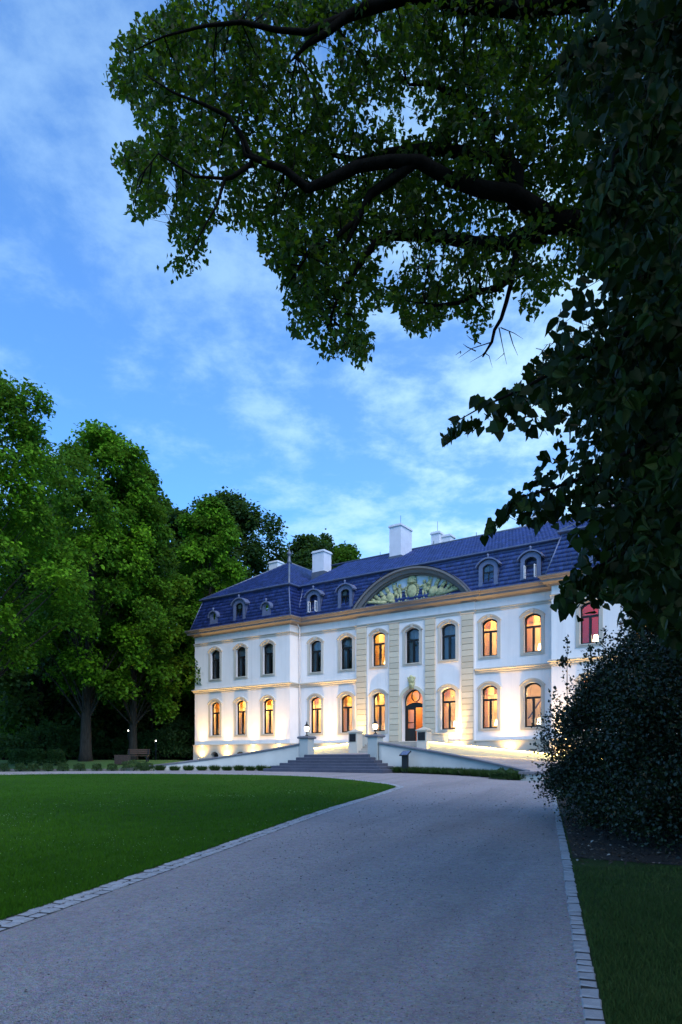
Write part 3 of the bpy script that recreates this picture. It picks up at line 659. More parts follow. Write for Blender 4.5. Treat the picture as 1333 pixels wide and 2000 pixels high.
def curtain_mesh(x0, x1, z0, z1, mat, seed, gather=0.0, y=.52):
    r_ = random.Random(seed); n = 26; m = 8; V = []; F = []; ph = r_.uniform(0, 6)
    for j in range(m + 1):
        t = j / m; z = z0 + (z1 - z0) * t; g = 1 - gather * math.exp(-((t - .35) / .22)**2)
        for i in range(n + 1):
            u = i / n; x = x0 + (x1 - x0) * u * g; V.append((x, y + .045 * math.sin(u * 34 + ph) * (1 - .3 * t) + .02 * math.sin(u * 13 + 2 * t), z))
    for j in range(m):
        for i in range(n): F.append((j * (n + 1) + i, j * (n + 1) + i + 1, (j + 1) * (n + 1) + i + 1, (j + 1) * (n + 1) + i))
    return MB().add(V, F).mesh('curtain', mat, True)
CUR = {}
for tg, H in (('g', 2.68), ('u', 2.33)):
    CUR[tg, 'lit'] = [curtain_mesh(-.62, -.12, -.0, H + .1, M['curtain'], 3), curtain_mesh(.62, .30, -.0, H + .1, M['curtain'], 4), curtain_mesh(-.62, .62, H * .80, H + .12, M['curtain'], 6, 0, .60)]
    CUR[tg, 'dark'] = [curtain_mesh(-.62, -.25, 0, H + .1, M['net'], 8), curtain_mesh(.62, .36, 0, H + .1, M['net'], 9), curtain_mesh(-.62, .62, H * .62, H + .1, M['net'], 11, 0, .60)]
def room(c, d, z0, z1, mat, depth=3.2, half=1.22):
    x0, x1, y0, y1 = c - half, c + half, d + .04, d + depth
    MB().quad((x0, y1, z0), (x1, y1, z0), (x1, y1, z1), (x0, y1, z1)).quad((x0, y0, z0), (x0, y1, z0), (x0, y1, z1), (x0, y0, z1)).quad((x1, y0, z0), (x1, y1, z0), (x1, y1, z1), (x1, y0, z1)) \
        .quad((x0, y0, z0), (x1, y0, z0), (x1, y1, z0), (x0, y1, z0)).quad((x0, y0, z1), (x1, y0, z1), (x1, y1, z1), (x0, y1, z1)).build('interior', mat, house)
def room_lamp(s, d, z, watt, col=(1, .69, .31), r_=.12):
    L = bpy.data.lights.new('room_light', 'POINT'); L.energy = watt; L.color = col; L.shadow_soft_size = r_
    o = bpy.data.objects.new('room_light', L); COL.objects.link(o); o.parent = house; o.location = (s, d, z)
LAMP_ME = None
def table_lamp(s, d, z, label):
    global LAMP_ME
    if LAMP_ME is None:
        LAMP_ME = (MB().lathe([(.09, 0), (.09, .02), (.03, .04), (.025, .10), (.05, .16), (.02, .24), (.015, .30)], n=10).mesh('base', M['black'], True),
                   MB().lathe([(.17, .22), (.10, .58)], n=14).mesh('lamp_shade', M['lampglow'], True))
    p = hw(s, d, z); o = empty('table_lamp', p, HR); props(o, label, 'lamp', 'lamps standing in the windows')
    link_mesh('base', LAMP_ME[0], o); link_mesh('lamp_shade', LAMP_ME[1], o)
def window(c, d, lv, lit, mat=None, power=9):
    spec, W_ = (GW, WG) if lv == 'g' else (UW, WU); z = spec['zl']
    root = empty('window', (c, d, z), parent=house)
    for k, nm in (('surround', 'surround'), ('hood', 'hood_mould'), ('frame', 'frame'), ('sill', 'sill')): link_mesh(nm, W_[k], root)
    for p in W_['panes']: link_mesh('pane', p, root)
    flip = random.choice((1, 1, -1))
    for cm in CUR[lv, 'lit' if lit else 'dark'][:0 if lit == 'open' else 3 if lit != 'bare' else 2 if lv == 'u' else 0]: link_mesh('curtain', cm, root, scale=(flip * random.uniform(.8, 1.0), 1, 1))
    zr = (ZP + .1, ZB - .1) if lv == 'g' else (ZB + .25, ZC + .1)
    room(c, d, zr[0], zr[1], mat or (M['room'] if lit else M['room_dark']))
    if lit:
        room_lamp(c + random.choice((-.35, .3, .1)), d + random.uniform(1.1, 1.9), zr[1] - random.uniform(.8, 1.5), power * 8.2 * random.uniform(.75, 1.3)); 
ordn = ['leftmost', 'second', 'third', 'fourth', 'fifth', 'sixth']
for i, c in enumerate(wl_c): window(c, DW, 'g', True, power=8); window(c, DW, 'u', False)
for i, c in enumerate(win_c):
    d = DR if RS0 < c < RS1 else 0
    if c != 8.05: window(c, d, 'g', 'bare' if i == 6 else True, power=12 if i == 2 else 9)
    window(c, d, 'u', {0: False, 1: False, 2: 'bare', 3: False, 4: False, 5: True, 6: True}[i], power={5: 14, 6: 17}.get(i, 12))
window(wr_c[0], DW, 'u', 'open', M['room_red'], 3); window(wr_c[1], DW, 'u', True, power=16); window(wr_c[2], DW, 'u', True)
for c in wr_c: window(c, DW, 'g', True)
for s, d, z, lb in ((wl_c[0] + .34, DW, 0, 'glowing white table lamp in the ground-floor window at the far left end'), (wl_c[1] + .32, DW, 0, 'glowing white table lamp in the second ground-floor window from the left'),
                    (wl_c[2] + .30, DW, 0, 'glowing white table lamp in the third ground-floor window from the left'), (win_c[0] + .30, 0, 0, 'glowing table lamp in the window behind the left gate lantern'),
                    (win_c[1] + .30, 0, 0, 'glowing table lamp in the ground-floor window just left of the rusticated bay'), (win_c[2] + .30, DR, 0, 'glowing table lamp in the ground-floor window left of the door'),
                    (win_c[4] + .24, DR, 0, 'glowing table lamp in the ground-floor window right of the door'), (win_c[5] + .26, 0, 0, 'glowing table lamp in the second ground-floor window right of the door'),
                    (win_c[6] + .24, 0, 0, 'glowing table lamp below the staircase seen through the window by the bush')): table_lamp(s, d + .60, GW['zl'] - .02, lb)
for s, d, lb in ((win_c[2] + .26, DR, 'glowing table lamp in the lit upper window of the middle bay'), (win_c[6] + .28, 0, 'glowing table lamp in the upper window nearest the right wing'), (wr_c[0] + .2, DW, 'glowing table lamp in the upper window with the red room')):
    table_lamp(s, d + .60, UW['zl'] - .02, lb)
# staircase seen through the last ground-floor window of the middle part
st = empty('staircase', parent=house)
for i in range(9): MB().box(win_c[6] - .75 + i * .2, win_c[6] - .5 + i * .2, 1.6, 2.5, 3.1 + i * .28, 3.26 + i * .28).build('stair_step', M['wood'], st)
MB().tube([(win_c[6] - .8, 1.55, 4.2), (win_c[6] + 1.0, 1.55, 6.75)], .05, 6).build('handrail', M['wood'], st)

# ---------------------------------------------------------------- entrance door
dr = empty('entrance_door', (AX, DR, ZP - .05), parent=house)
w = .80; zs = 2.75; A = arc(-w, w, zs, w, 16)
ring([(-w, 0)] + A + [(w, 0)], [(-w + .09, .0)] + [(x * (w - .09) / w, zs + (z - zs) * (w - .09) / w) for x, z in A] + [(w - .09, .0)], .46, .56).build('door_frame', M['frame'], dr)
mb = MB(); A_ = arc(-w + .08, w - .08, zs - .30, .22, 10); mb.prism_y(A_ + [(w - .08, zs - .42), (-w + .08, zs - .42)][0:2], .45, .57); mb.build('transom', M['frame'], dr)
circ = [(.10 + .34 * math.cos(2*math.pi*i/20), zs + .36 + .40 * math.sin(2*math.pi*i/20)) for i in range(20)]; circ2 = [(.10 + .29 * math.cos(2*math.pi*i/20), zs + .36 + .35 * math.sin(2*math.pi*i/20)) for i in range(20)]
circ = [(x - .10, z) for x, z in circ]; circ2 = [(x - .10, z) for x, z in circ2]
ring(circ, circ2, .47, .55).build('fanlight_ring', M['frame'], dr)
MB().quad(*[(x * .88, .51, zs - .1 + (z - zs) * .88) for x, z in A]).build('pane', M['glass'], dr)
lf = MB(); lf.box(-.71, -.02, .47, .55, .0, .95); lf.box(-.71, -.60, .47, .55, .95, zs - .38); lf.box(-.13, -.02, .47, .55, .95, zs - .38); lf.box(-.6, -.13, .47, .55, zs - .55, zs - .38); lf.box(-.6, -.13, .475, .545, 1.30, 1.36); lf.build('door_leaf', M['frame'], dr)
MB().quad((-.6, .51, .95), (-.13, .51, .95), (-.13, .51, zs - .55), (-.6, .51, zs - .55)).build('pane', M['glass'], dr)
lf2 = MB(); lf2.box(.64, .71, .57, 1.27, .0, zs - .42); lf2.build('open_door_leaf', M['whiteframe'], dr)
jb = 1.02; A2 = arc(-jb, jb, zs, jb, 16); ring([(-jb, 0)] + A2 + [(jb, 0)], [(-w, 0)] + A + [(w, 0)], -.06, .04).build('surround', M['cream'], dr)
ks = MB(); ks.prism_y([(-.14, zs + w - .02), (.14, zs + w - .02), (.20, zs + 1.25), (-.20, zs + 1.25)], -.16, .0); ks.blob((0, -.14, zs + 1.36), (.26, .12, .20)); ks.blob((-.2, -.14, zs + 1.5), (.10, .08, .10)); ks.blob((.2, -.14, zs + 1.5), (.10, .08, .10)); ks.blob((0, -.16, zs + 1.56), (.12, .1, .14)); ks.blob((0, -.2, zs + 1.05), (.11, .08, .14))
ks.build('keystone_cartouche', M['relief'], dr, True)
x0, x1, y0, y1, z0, z1 = AX - 1.1, AX + 1.1, DR + .60, 5.5, ZP - .06, ZB + .1
MB().quad((x0, y1, z0), (x1, y1, z0), (x1, y1, z1), (x0, y1, z1)).quad((x0, y0, z0), (x0, y1, z0), (x0, y1, z1), (x0, y0, z1)).quad((x1, y0, z0), (x1, y1, z0), (x1, y1, z1), (x1, y0, z1)).quad((x0, y0, z0), (x1, y0, z0), (x1, y1, z0), (x0, y1, z0)).quad((x0, y0, z1), (x1, y0, z1), (x1, y1, z1), (x0, y1, z1)).build('hall_interior', M['hall'], house)
ring([(-.5, 3.6), (.5, 3.6), (.5, 5.2), (-.5, 5.2)], [(-.42, 3.68), (.42, 3.68), (.42, 5.12), (-.42, 5.12)], 5.38, 5.47).build('picture_frame', M['wood'], house, loc=(AX - .2, 0, 0))
room_lamp(AX, 2.6, 5.6, 46, (1, .62, .26)); 
MB().blob((AX + .42, 1.2, 5.45), .13, 10, 6).build('hall_lamp_globe', M['lampglow'], house, True)
MB().tube([(AX + .42, 1.2, 5.58), (AX + .42, 1.2, ZB + .1)], .015, 6).build('hall_lamp_rod', M['black'], house)

# ---------------------------------------------------------------- roofs: overlapping tiles on sheets
TV = []; TF = []; TR = []
def tile_field(quad, cw, ch, lift, cast):
    """quad: 4 points a,b (eaves) c,d (top, above b and a); individual tiles in courses"""
    a, b, c, d = [np.array(p, float) for p in quad]; hl = np.linalg.norm(((d - a) + (c - b)) / 2); nr = max(1, int(round(hl / ch)))
    for i in range(nr):
        t0, t1 = i / nr, min(1.0, (i + 1.12) / nr); l0 = a + (d - a) * t0; r0 = b + (c - b) * t0; l1 = a + (d - a) * t1; r1 = b + (c - b) * t1
        wl = np.linalg.norm(r0 - l0); n = max(1, int(round(wl / cw))); up = np.cross(b - a, d - a); up /= np.linalg.norm(up); up = up if up[2] > 0 else -up
        off = .5 / n if i % 2 else 0
        for j in range(n + (1 if i % 2 else 0)):
            u0 = max(0, j / n - off); u1 = min(1, (j + 1) / n - off)
            if u1 - u0 < 1e-4: continue
            e = (u1 - u0) * .04; k = lift * random.uniform(.8, 1.2)
            p0 = l0 + (r0 - l0) * (u0 + e); p1 = l0 + (r0 - l0) * (u1 - e); q0 = l1 + (r1 - l1) * (u0 + e); q1 = l1 + (r1 - l1) * (u1 - e)
            pm = (p0 + p1) / 2 + up * (k + cast); qm = (q0 + q1) / 2 + up * cast * .6
            bs = len(TV); TV.extend([p0, p1, p1 + up * k, pm, p0 + up * k, q0 + up * .004, qm, q1 + up * .004]); TF.extend([(bs, bs+1, bs+2, bs+3), (bs, bs+3, bs+4, bs+4), (bs+4, bs+3, bs+6, bs+5), (bs+3, bs+2, bs+7, bs+6)])
            TR.extend([random.random()] * 8)
def flush_tiles(name, parent):
    global TV, TF, TR
    F = []
    for f in TF:
        f = list(dict.fromkeys(f)); F.append((f[0], f[1], f[2])); 
        if len(f) == 4: F.append((f[0], f[2], f[3]))
    o = np_mesh(name, np.array(TV), np.array(F), M['tile'], parent, attr=TR); o['kind'] = 'stuff'; TV, TF, TR = [], [], []; return o
MO, MI = -.30, .50                          # mansard foot outside the wall line, break inside it
def sheet(name, quads, mat, parent): 
    mb = MB(); [mb.quad(*q) for q in quads]; return mb.build(name, mat, parent, fix=False)
def sl(x, d, out, z): return (x, d, z)
# lower, steep slopes (foot z=ZE, break z=ZM)
fl = [(WL1 + .0, MO, ZE), (WR0 - .0, MO, ZE), (WR0 + .5, MI, ZM), (WL1 - .5, MI, ZM)]
lw = [(WL0 + MO, DW + MO, ZE), (WL1 - MO, DW + MO, ZE), (WL1 - MI, DW + MI, ZM), (WL0 + MI, DW + MI, ZM)]
lwR = [(WL1 - MO, DW + MO, ZE), (WL1 - MO, .6, ZE), (WL1 - MI, 1.4, ZM), (WL1 - MI, DW + MI, ZM)]
lwL = [(WL0 + MO, DB + 1, ZE), (WL0 + MO, DW + MO, ZE), (WL0 + MI, DW + MI, ZM), (WL0 + MI, DB + .2, ZM)]
rw = [(WR0 + MO, DW + MO, ZE), (WR1 - MO, DW + MO, ZE), (WR1 - MI, DW + MI, ZM), (WR0 + MI, DW + MI, ZM)]
rwL = [(WR0 + MO, .6, ZE), (WR0 + MO, DW + MO, ZE), (WR0 + MI, DW + MI, ZM), (WR0 + MI, 1.4, ZM)]
rwR = [(WR1 - MO, DW + MO, ZE), (WR1 - MO, DB + 1, ZE), (WR1 - MI, DB + .2, ZM), (WR1 - MI, DW + MI, ZM)]
RD, RZ = 7.0, 18.05
uf = [(WL1 - .6, MI, ZM + .06), (WR0 + .6, MI, ZM + .06), (WR0 + .6, RD, RZ), (WL1 - .6, RD, RZ)]
ub = [(WR0 + .6, DB - MI, ZM), (WL1 - .6, DB - MI, ZM), (WL1 - .6, RD, RZ), (WR0 + .6, RD, RZ)]
def wing_upper(x0, x1):
    c = (x0 + x1) / 2; e = .12; a = (x0 + MI - e, DW + MI - e, ZM + .06); b = (x1 - MI + e, DW + MI - e, ZM + .06); p = (c, 4.9, 18.3); q = (c, 9.5, 18.3); a2 = (x0 + MI - e, DB + .5, ZM + .06); b2 = (x1 - MI + e, DB + .5, ZM + .06)
    return a, b, p, q, a2, b2
mr = empty('mansard_roof', parent=house); ur = empty('upper_roof', parent=house)
sheet('roof_deck', [fl, lw, lwR, lwL, rw, rwL, rwR], M['lead'], mr)
for q in (fl, lw, lwR, rw, rwL): tile_field(q, .26, .285, .035, .006)
flush_tiles('slate_courses', mr)
decks = [uf, ub]
for x0, x1 in ((WL0, WL1), (WR0, WR1)):
    a, b, p, q, a2, b2 = wing_upper(x0, x1); decks += [[a, b, p, p], [b, b2, q, p], [a2, a, p, q], [b2, a2, q, q]]
mb = MB()
for q in decks: mb.quad(*list(dict.fromkeys(q)))
mb.build('roof_deck', M['lead'], ur, fix=False)
tile_field(uf, .24, .34, .030, .028)
for x0, x1 in ((WL0, WL1), (WR0, WR1)):
    a, b, p, q, a2, b2 = wing_upper(x0, x1); tile_field([a, b, p, p], .26, .34, .05, .01); tile_field([b, b2, q, p], .26, .34, .05, .01); tile_field([a2, a, p, q], .26, .34, .05, .01)
flush_tiles('roof_tiles', ur)
# ridge and hip caps, break moulding, lead corner rolls
mb = MB(); mb.tube([(WL1 - 3, RD, RZ + .04), (WR0 + 3, RD, RZ + .04)], .09, 8)
for x0, x1 in ((WL0, WL1), (WR0, WR1)):
    a, b, p, q, a2, b2 = wing_upper(x0, x1)
    for u, v in ((a, p), (b, p), (p, q)): mb.tube([u, v], .085, 8)
mb.build('ridge_cap', M['lead'], ur, True)
mb = MB(); mb.sweep([(WL0 + MI, DB), (WL0 + MI, DW + MI), (WL1 - MI, DW + MI), (WL1 - MI, MI), (WR0 + MI, MI), (WR0 + MI, DW + MI), (WR1 - MI, DW + MI), (WR1 - MI, DB)], [(-.05, ZM - .12), (.10, ZM - .09), (.24, ZM - .05), (.27, ZM - .01), (.27, ZM + .05), (-.05, ZM + .13)]); mb.build('break_moulding', M['zinc'], mr)
mb = MB()
for u_, v_ in ((lw[1], lw[2]), (lw[0], lw[3]), (rw[1], rw[2]), (rw[0], rw[3]), ((WL1, MO, ZE), (WL1 - .02, MI, ZM)), ((WR0, MO, ZE), (WR0 + .5, MI, ZM))): MB().tube([u_, v_], .05, 6).build('corner_roll', M['zinc'], mr, True)
for x0, x1 in ((WL0, WL1), (WR0, WR1)):
    c = (x0 + x1) / 2
    MB().lathe([(.24, 0), (.16, .18), (.11, .55), (.09, .62), (.19, .72), (.22, .82), (.15, .94), (.06, 1.0), (.03, 1.15), (.008, 1.3)], (c, 4.9, 18.25), 10).build('finial', M['lead'], ur, True)

def chimney(s, d, w_, dp, z0, z1, rod=False):
    root = empty('chimney', (s, d, 0), parent=house); MB().box(-w_/2, w_/2, -dp/2, dp/2, z0, z1 - .18).build('stack', M['chimney'], root)
    MB().box(-w_/2 - .07, w_/2 + .07, -dp/2 - .07, dp/2 + .07, z1 - .18, z1 - .08).box(-w_/2 - .02, w_/2 + .02, -dp/2 - .02, dp/2 + .02, z1 - .08, z1).build('cap', M['chimney'], root)
    zr = ZM + (RZ - ZM) * (d - dp / 2 - MI) / (RD - MI) if d < RD else RZ - .4
    MB().box(-w_/2 - .06, w_/2 + .06, -dp/2 - .06, dp/2 + .06, z0 + .0, min(z1, zr + .20)).build('flashing', M['lead'], root)
    if rod: MB().tube([(0, 0, z1), (0, 0, z1 + .9)], .014, 5).build('lightning_rod', M['black'], root)
def ray_sd(px, d):      # s of the vertical line at column px on depth d
    t = (px - 666.5) / 1333; return (t * (HY + .8209 * d) - HX - .5711 * d) / (.8209 + .5711 * t)
def zat(py, s, d): return 1.6 + (1485 - py) / 1333 * (HY - .5711 * s + .8209 * d)
for px, d, w_, dp, top, bot, rod in ((629, 5.0, 1.15, 1.05, 1078, 1122, False), (783, 5.6, 1.0, 1.7, 1030, 1096, True), (855, 8.2, .7, .8, 1041, 1075, True), (874, 8.6, .9, .8, 1047, 1075, False), (540, 11.0, 1.1, .9, 1098, 1140, True), (1042, 9.0, .9, .9, 1011, 1045, False), (1178, 4.6, 1.1, 1.5, 955, 1030, False)):
    s = ray_sd(px, d); chimney(s, d, w_, dp, zat(bot, s, d) - 1.2, zat(top, s, d), rod)
# small rods and vents on the ridge
mb = MB()
for s in (1.2, 3.4, 6.0, 9.5, 12.8): mb.tube([(s, RD, RZ), (s, RD, RZ + .35)], .02, 5)
mb.build('vent_pipe', M['black'], ur)

# ---------------------------------------------------------------- dormers
def dormer(c, d0, oval=False, lit=None, open_sash=False):
    root = empty('dormer', (c, d0, ZE), parent=house)
    if oval: hw_, zs_, rise, wz, top = .40, .98, .34, .95, None
    else: hw_, zs_, rise = .62, 1.62, .36
    back = .95
    outer = [(-hw_ - .16, 0.02), (-hw_ - .05, .35), (-hw_, .6)] + arc(-hw_, hw_, zs_, rise, 10) + [(hw_, .6), (hw_ + .05, .35), (hw_ + .16, .02)]
    n = len(outer)
    if oval:
        cz = .98; inn = []
        for i, (x, z) in enumerate(outer):
            a = math.atan2(z - cz, x); inn.append((.235 * math.cos(a), cz + .30 * math.sin(a)))
    else:
        ww, zb, zt_, rs = .37, .36, 1.50, .20; A = arc(-ww, ww, zt_, rs, 10); inn = [(-ww, zb), (-ww, zb + .2), (-ww, zb + .5)] + A + [(ww, zb + .5), (ww, zb + .2), (ww, zb)]
    mb = ring(outer, inn, -.02, .12)
    for s_ in (0, 1):                      # cheeks run back into the slope
        pts = outer[:4] if s_ == 0 else outer[-4:]
        for (a, b), (e, f) in zip(pts[:-1], pts[1:]): mb.quad((a, .0, b), (a, back, b), (e, back, f), (e, .0, f))
    mb.build('dormer_front', M['zinc'], root, fix=False)
    ov = .16 if not oval else .11; A3 = arc(-hw_ - ov, hw_ + ov, zs_ + .0, rise + .12, 12); A4 = arc(-hw_ - ov + .02, hw_ + ov - .02, zs_ - .08, rise + .11, 12); rb = MB()
    for i in range(12):
        (a, b), (e, f), (p, q), (r_, t_) = A3[i], A3[i + 1], A4[i], A4[i + 1]
        rb.quad((a, -.16, b), (e, -.16, f), (e, back + .1, f + .05), (a, back + .1, b + .05)); rb.quad((a, -.16, b), (p, -.16, q), (r_, -.16, t_), (e, -.16, f)); rb.quad((p, -.16, q), (p, back, q), (r_, back, t_), (r_, -.16, t_))
    rb.build('dormer_roof', M['zinc'], root, fix=False)
    zt = zs_ + rise + .10; MB().lathe([(.10, 0), (.05, .08), (.09, .15), (.07, .22), (.01, .27)], (0, -.05, zt), 8).build('finial', M['zinc'], root, True)
    if oval:
        MB().quad(*[(.235 * math.cos(2*math.pi*i/16), .08, .98 + .30 * math.sin(2*math.pi*i/16)) for i in range(16)]).build('pane', M['glass'], root)
        ring([(.235 * math.cos(2*math.pi*i/16), .98 + .30 * math.sin(2*math.pi*i/16)) for i in range(16)], [(.185 * math.cos(2*math.pi*i/16), .98 + .25 * math.sin(2*math.pi*i/16)) for i in range(16)], .04, .10).build('frame', M['zinc'], root)
    else:
        fo = [(-ww, zb)] + A + [(ww, zb)]; fi = [(-ww + .05, zb + .05)] + [(x * .86, z - .055) for x, z in A] + [(ww - .05, zb + .05)]
        fm = ring(fo, fi, .06, .14); fm.box(-ww + .05, ww - .05, .055, .145, 1.18, 1.25)
        if not open_sash: fm.box(-.03, .03, .055, .145, zb + .05, 1.18)
        fm.build('frame', M['frame'], root)
        MB().quad(*[(x, .10, z) for x, z in fi]).build('pane', M['glass'], root) if not open_sash else None
        if open_sash:
            for sg in (-1, 1):
                x0 = sg * .32; a = R(78); sash = MB(); 
                so = [(0, zb + .05), (.31, zb + .05), (.31, 1.18), (0, 1.18)]; si = [(.05, zb + .10), (.26, zb + .10), (.26, 1.13), (.05, 1.13)]
                o = ring(so, si, -.02, .02).build('open_sash', M['whiteframe'], root, loc=(x0, .04, 0)); o.rotation_euler = (0, 0, -R(88) if sg < 0 else R(180 + 88) - R(0))
                o2 = MB().quad((.05, 0, zb + .1), (.26, 0, zb + .1), (.26, 0, 1.13), (.05, 0, 1.13)).build('pane', M['glass'], root, loc=(x0, .04, 0)); o2.rotation_euler = o.rotation_euler
    # little room behind
    x0, x1, y0, y1, z0, z1 = -hw_ + .03, hw_ - .03, .125, 1.6, .1, zs_ + rise - .08
    rm = M['room_dark'] if not lit else M['room_pale']
    MB().quad((x0, y1, z0), (x1, y1, z0), (x1, y1, z1), (x0, y1, z1)).quad((x0, y0, z0), (x0, y1, z0), (x0, y1, z1), (x0, y0, z1)).quad((x1, y0, z0), (x1, y1, z0), (x1, y1, z1), (x1, y0, z1)).quad((x0, y0, z0), (x1, y0, z0), (x1, y1, z0), (x0, y1, z0)).quad((x0, y0, z1), (x1, y0, z1), (x1, y1, z1), (x0, y1, z1)).build('attic_interior', rm, root)
    if not oval and not open_sash:
        link_mesh('curtain', curtain_mesh(-.33, -.05, zb, zt_ + .1, M['net'], 21, 0, .25), root)
    if lit: room_lamp(c + .05, d0 + .9, ZE + 1.5, lit, (1, .62, .36), .05)
M['room_pale'] = m_plain('attic_plaster', (.62, .36, .28), .9, .1, 2)
DD = -.18
dormer(win_c[0] - .05, DD, open_sash=True); dormer(win_c[1] + .02, DD, lit=5); dormer(win_c[5], DD); dormer(win_c[6] - .05, DD, lit=9, open_sash=True)
dormer(wl_c[1], DW + DD); dormer(wl_c[0], DW + DD, True); dormer(wl_c[2], DW + DD, True); dormer(wr_c[0], DW + DD, True); dormer(wr_c[1], DW + DD)

# ---------------------------------------------------------------- arched pediment with trophy relief
pd = empty('pediment', (AX, 0, 0), parent=house)
hwid, rise = 4.40, 2.25; zf = ZE + .02
A1 = arc(-hwid, hwid, zf, rise, 28); A2 = arc(-hwid + .18, hwid - .18, zf, rise - .13, 28); A3 = arc(-hwid + .50, hwid - .50, zf, rise - .36, 28); A4 = arc(-hwid + .62, hwid - .62, zf, rise - .46, 28)
mb = MB()
def band(P, Q, y0, y1):
    for i in range(len(P) - 1):
        mb.quad((P[i][0], y0, P[i][1]), (P[i+1][0], y0, P[i+1][1]), (Q[i+1][0], y1, Q[i+1][1]), (Q[i][0], y1, Q[i][1]))
band(A1, A1, -.72, 1.6); band(A1, A2, -.72, -.72); band(A2, A2, -.72, -.60); band(A2, A3, -.60, -.50); band(A3, A3, -.50, -.34); band(A3, A4, -.34, -.30); band(A4, A4, -.30, -.02)
mb.build('arch_moulding', M['cornice'], pd, fix=False)
MB().quad(*[(x, -.05, z) for x, z in A4]).build('tympanum', M['tympanum'], pd)
MB().box(-hwid + .3, hwid - .3, -.66, .0, ZE - .02, ZE + .10).build('pediment_base', M['lead'], pd)
fl_ = MB()
A0 = arc(-hwid - .03, hwid + .03, zf, rise + .04, 28)
for i in range(28): fl_.quad((A0[i][0], -.74, A0[i][1]), (A0[i+1][0], -.74, A0[i+1][1]), (A0[i+1][0], 1.6, A0[i+1][1]), (A0[i][0], 1.6, A0[i][1]))
fl_.build('lead_flashing', M['lead'], pd, fix=False)
zb = ZE + .14; RY = -.12; rel = lambda mb_, nm: mb_.build(nm, M['relief'], pd, True)
s_ = MB(); s_.blob((0, RY, zb + .66), (.38, .16, .48), 14, 8); rel(s_, 'shield')
s_ = MB(); s_.add(*(lambda pts: (pts, []))([])); 
for i in range(22):
    a = 2 * math.pi * i / 22; s_.blob((.47 * math.cos(a), RY - .02, zb + .66 + .57 * math.sin(a)), (.08, .08, .09), 6, 4)
rel(s_, 'scroll_frame')
s_ = MB(); s_.lathe([(.36, 0), (.38, .10), (.30, .14), (.34, .34), (.20, .46), (.06, .52)], (0, RY, zb + 1.20), 12, 1, .5); s_.blob((0, RY, zb + 1.76), .09); [s_.blob((.30 * math.cos(a), RY - .08, zb + 1.42), .06, 6, 4) for a in (0, .6, 1.2, 1.9, 2.5, 3.14)]; rel(s_, 'crown')
for sg in (-1, 1):
    s_ = MB(); x = sg * .95                 # supporter: figure with legs, body, head and raised arm
    s_.blob((x, RY, zb + .78), (.17, .12, .28)); s_.blob((x - sg * .02, RY - .04, zb + 1.17), (.11, .10, .13)); s_.tube([(x - .09, RY, zb + .62), (x - .13, RY, zb + .2), (x - .12, RY, zb - .02)], [.10, .075, .05], 6); s_.tube([(x + .09, RY, zb + .62), (x + .13, RY, zb + .25), (x + .2, RY, zb)], [.10, .075, .05], 6)
    s_.tube([(x - sg * .12, RY - .03, zb + .98), (x - sg * .33, RY - .05, zb + .86), (x - sg * .45, RY - .04, zb + 1.02)], [.07, .055, .04], 6); s_.tube([(x + sg * .13, RY, zb + .98), (x + sg * .3, RY, zb + 1.15), (x + sg * .28, RY, zb + 1.45)], [.07, .05, .04], 6); rel(s_, 'supporter')
    for k, (bx, ang, ln, fw) in enumerate(((1.15, 74, 1.35, .26), (1.5, 62, 1.40, .30), (1.8, 50, 1.3, .30), (2.05, 38, 1.3, .26), (2.2, 26, 1.25, .20))):
        f_ = MB(); a = R(ang); dx, dz = sg * math.cos(a), math.sin(a); p0 = (sg * bx, RY, zb + .12); p1 = (sg * bx + dx * ln, RY - .03, zb + .12 + dz * ln)
        f_.tube([p0, p1], [.05, .03], 6); f_.blob(p1, (.05, .04, .09), 6, 4)
        nx, nz = -dz * sg, dx * sg
        for u in (.42, .56, .70, .84):      # folded cloth hanging from the pole
            q = (p0[0] + (p1[0] - p0[0]) * u - nx * fw * .45 * (-1), RY - .06 - .03 * math.sin(u * 20), p0[2] + (p1[2] - p0[2]) * u - abs(nz) * fw * .25 - .04); f_.blob(q, (fw * .55, .08, .13), 7, 5)
        rel(f_, 'flag')
    for k, (bx, bz, ang) in enumerate(((1.9, .12, 9), (1.3, .10, 20))):
        c_ = MB(); a = R(ang); ln = 1.5 - k * .5; c_.tube([(sg * bx, RY - .10, zb + bz), (sg * (bx + math.cos(a) * ln * .9), RY - .1, zb + bz + math.sin(a) * ln * .9), (sg * (bx + math.cos(a) * ln), RY - .1, zb + bz + math.sin(a) * ln)], [.15, .09, .13], 8); rel(c_, 'cannon')
    d_ = MB(); d_.blob((sg * 1.62, RY - .10, zb + .42), (.34, .14, .34), 12, 7); d_.blob((sg * 2.15, RY - .08, zb + .36), (.26, .12, .26), 10, 6); rel(d_, 'drum')
    w_ = MB()
    for i in range(16): w_.blob((sg * (.25 + i * .17), RY - .06, zb + .05 + .05 * math.sin(i * 2.1)), (.13, .10, .08), 6, 4)
    rel(w_, 'laurel_base')

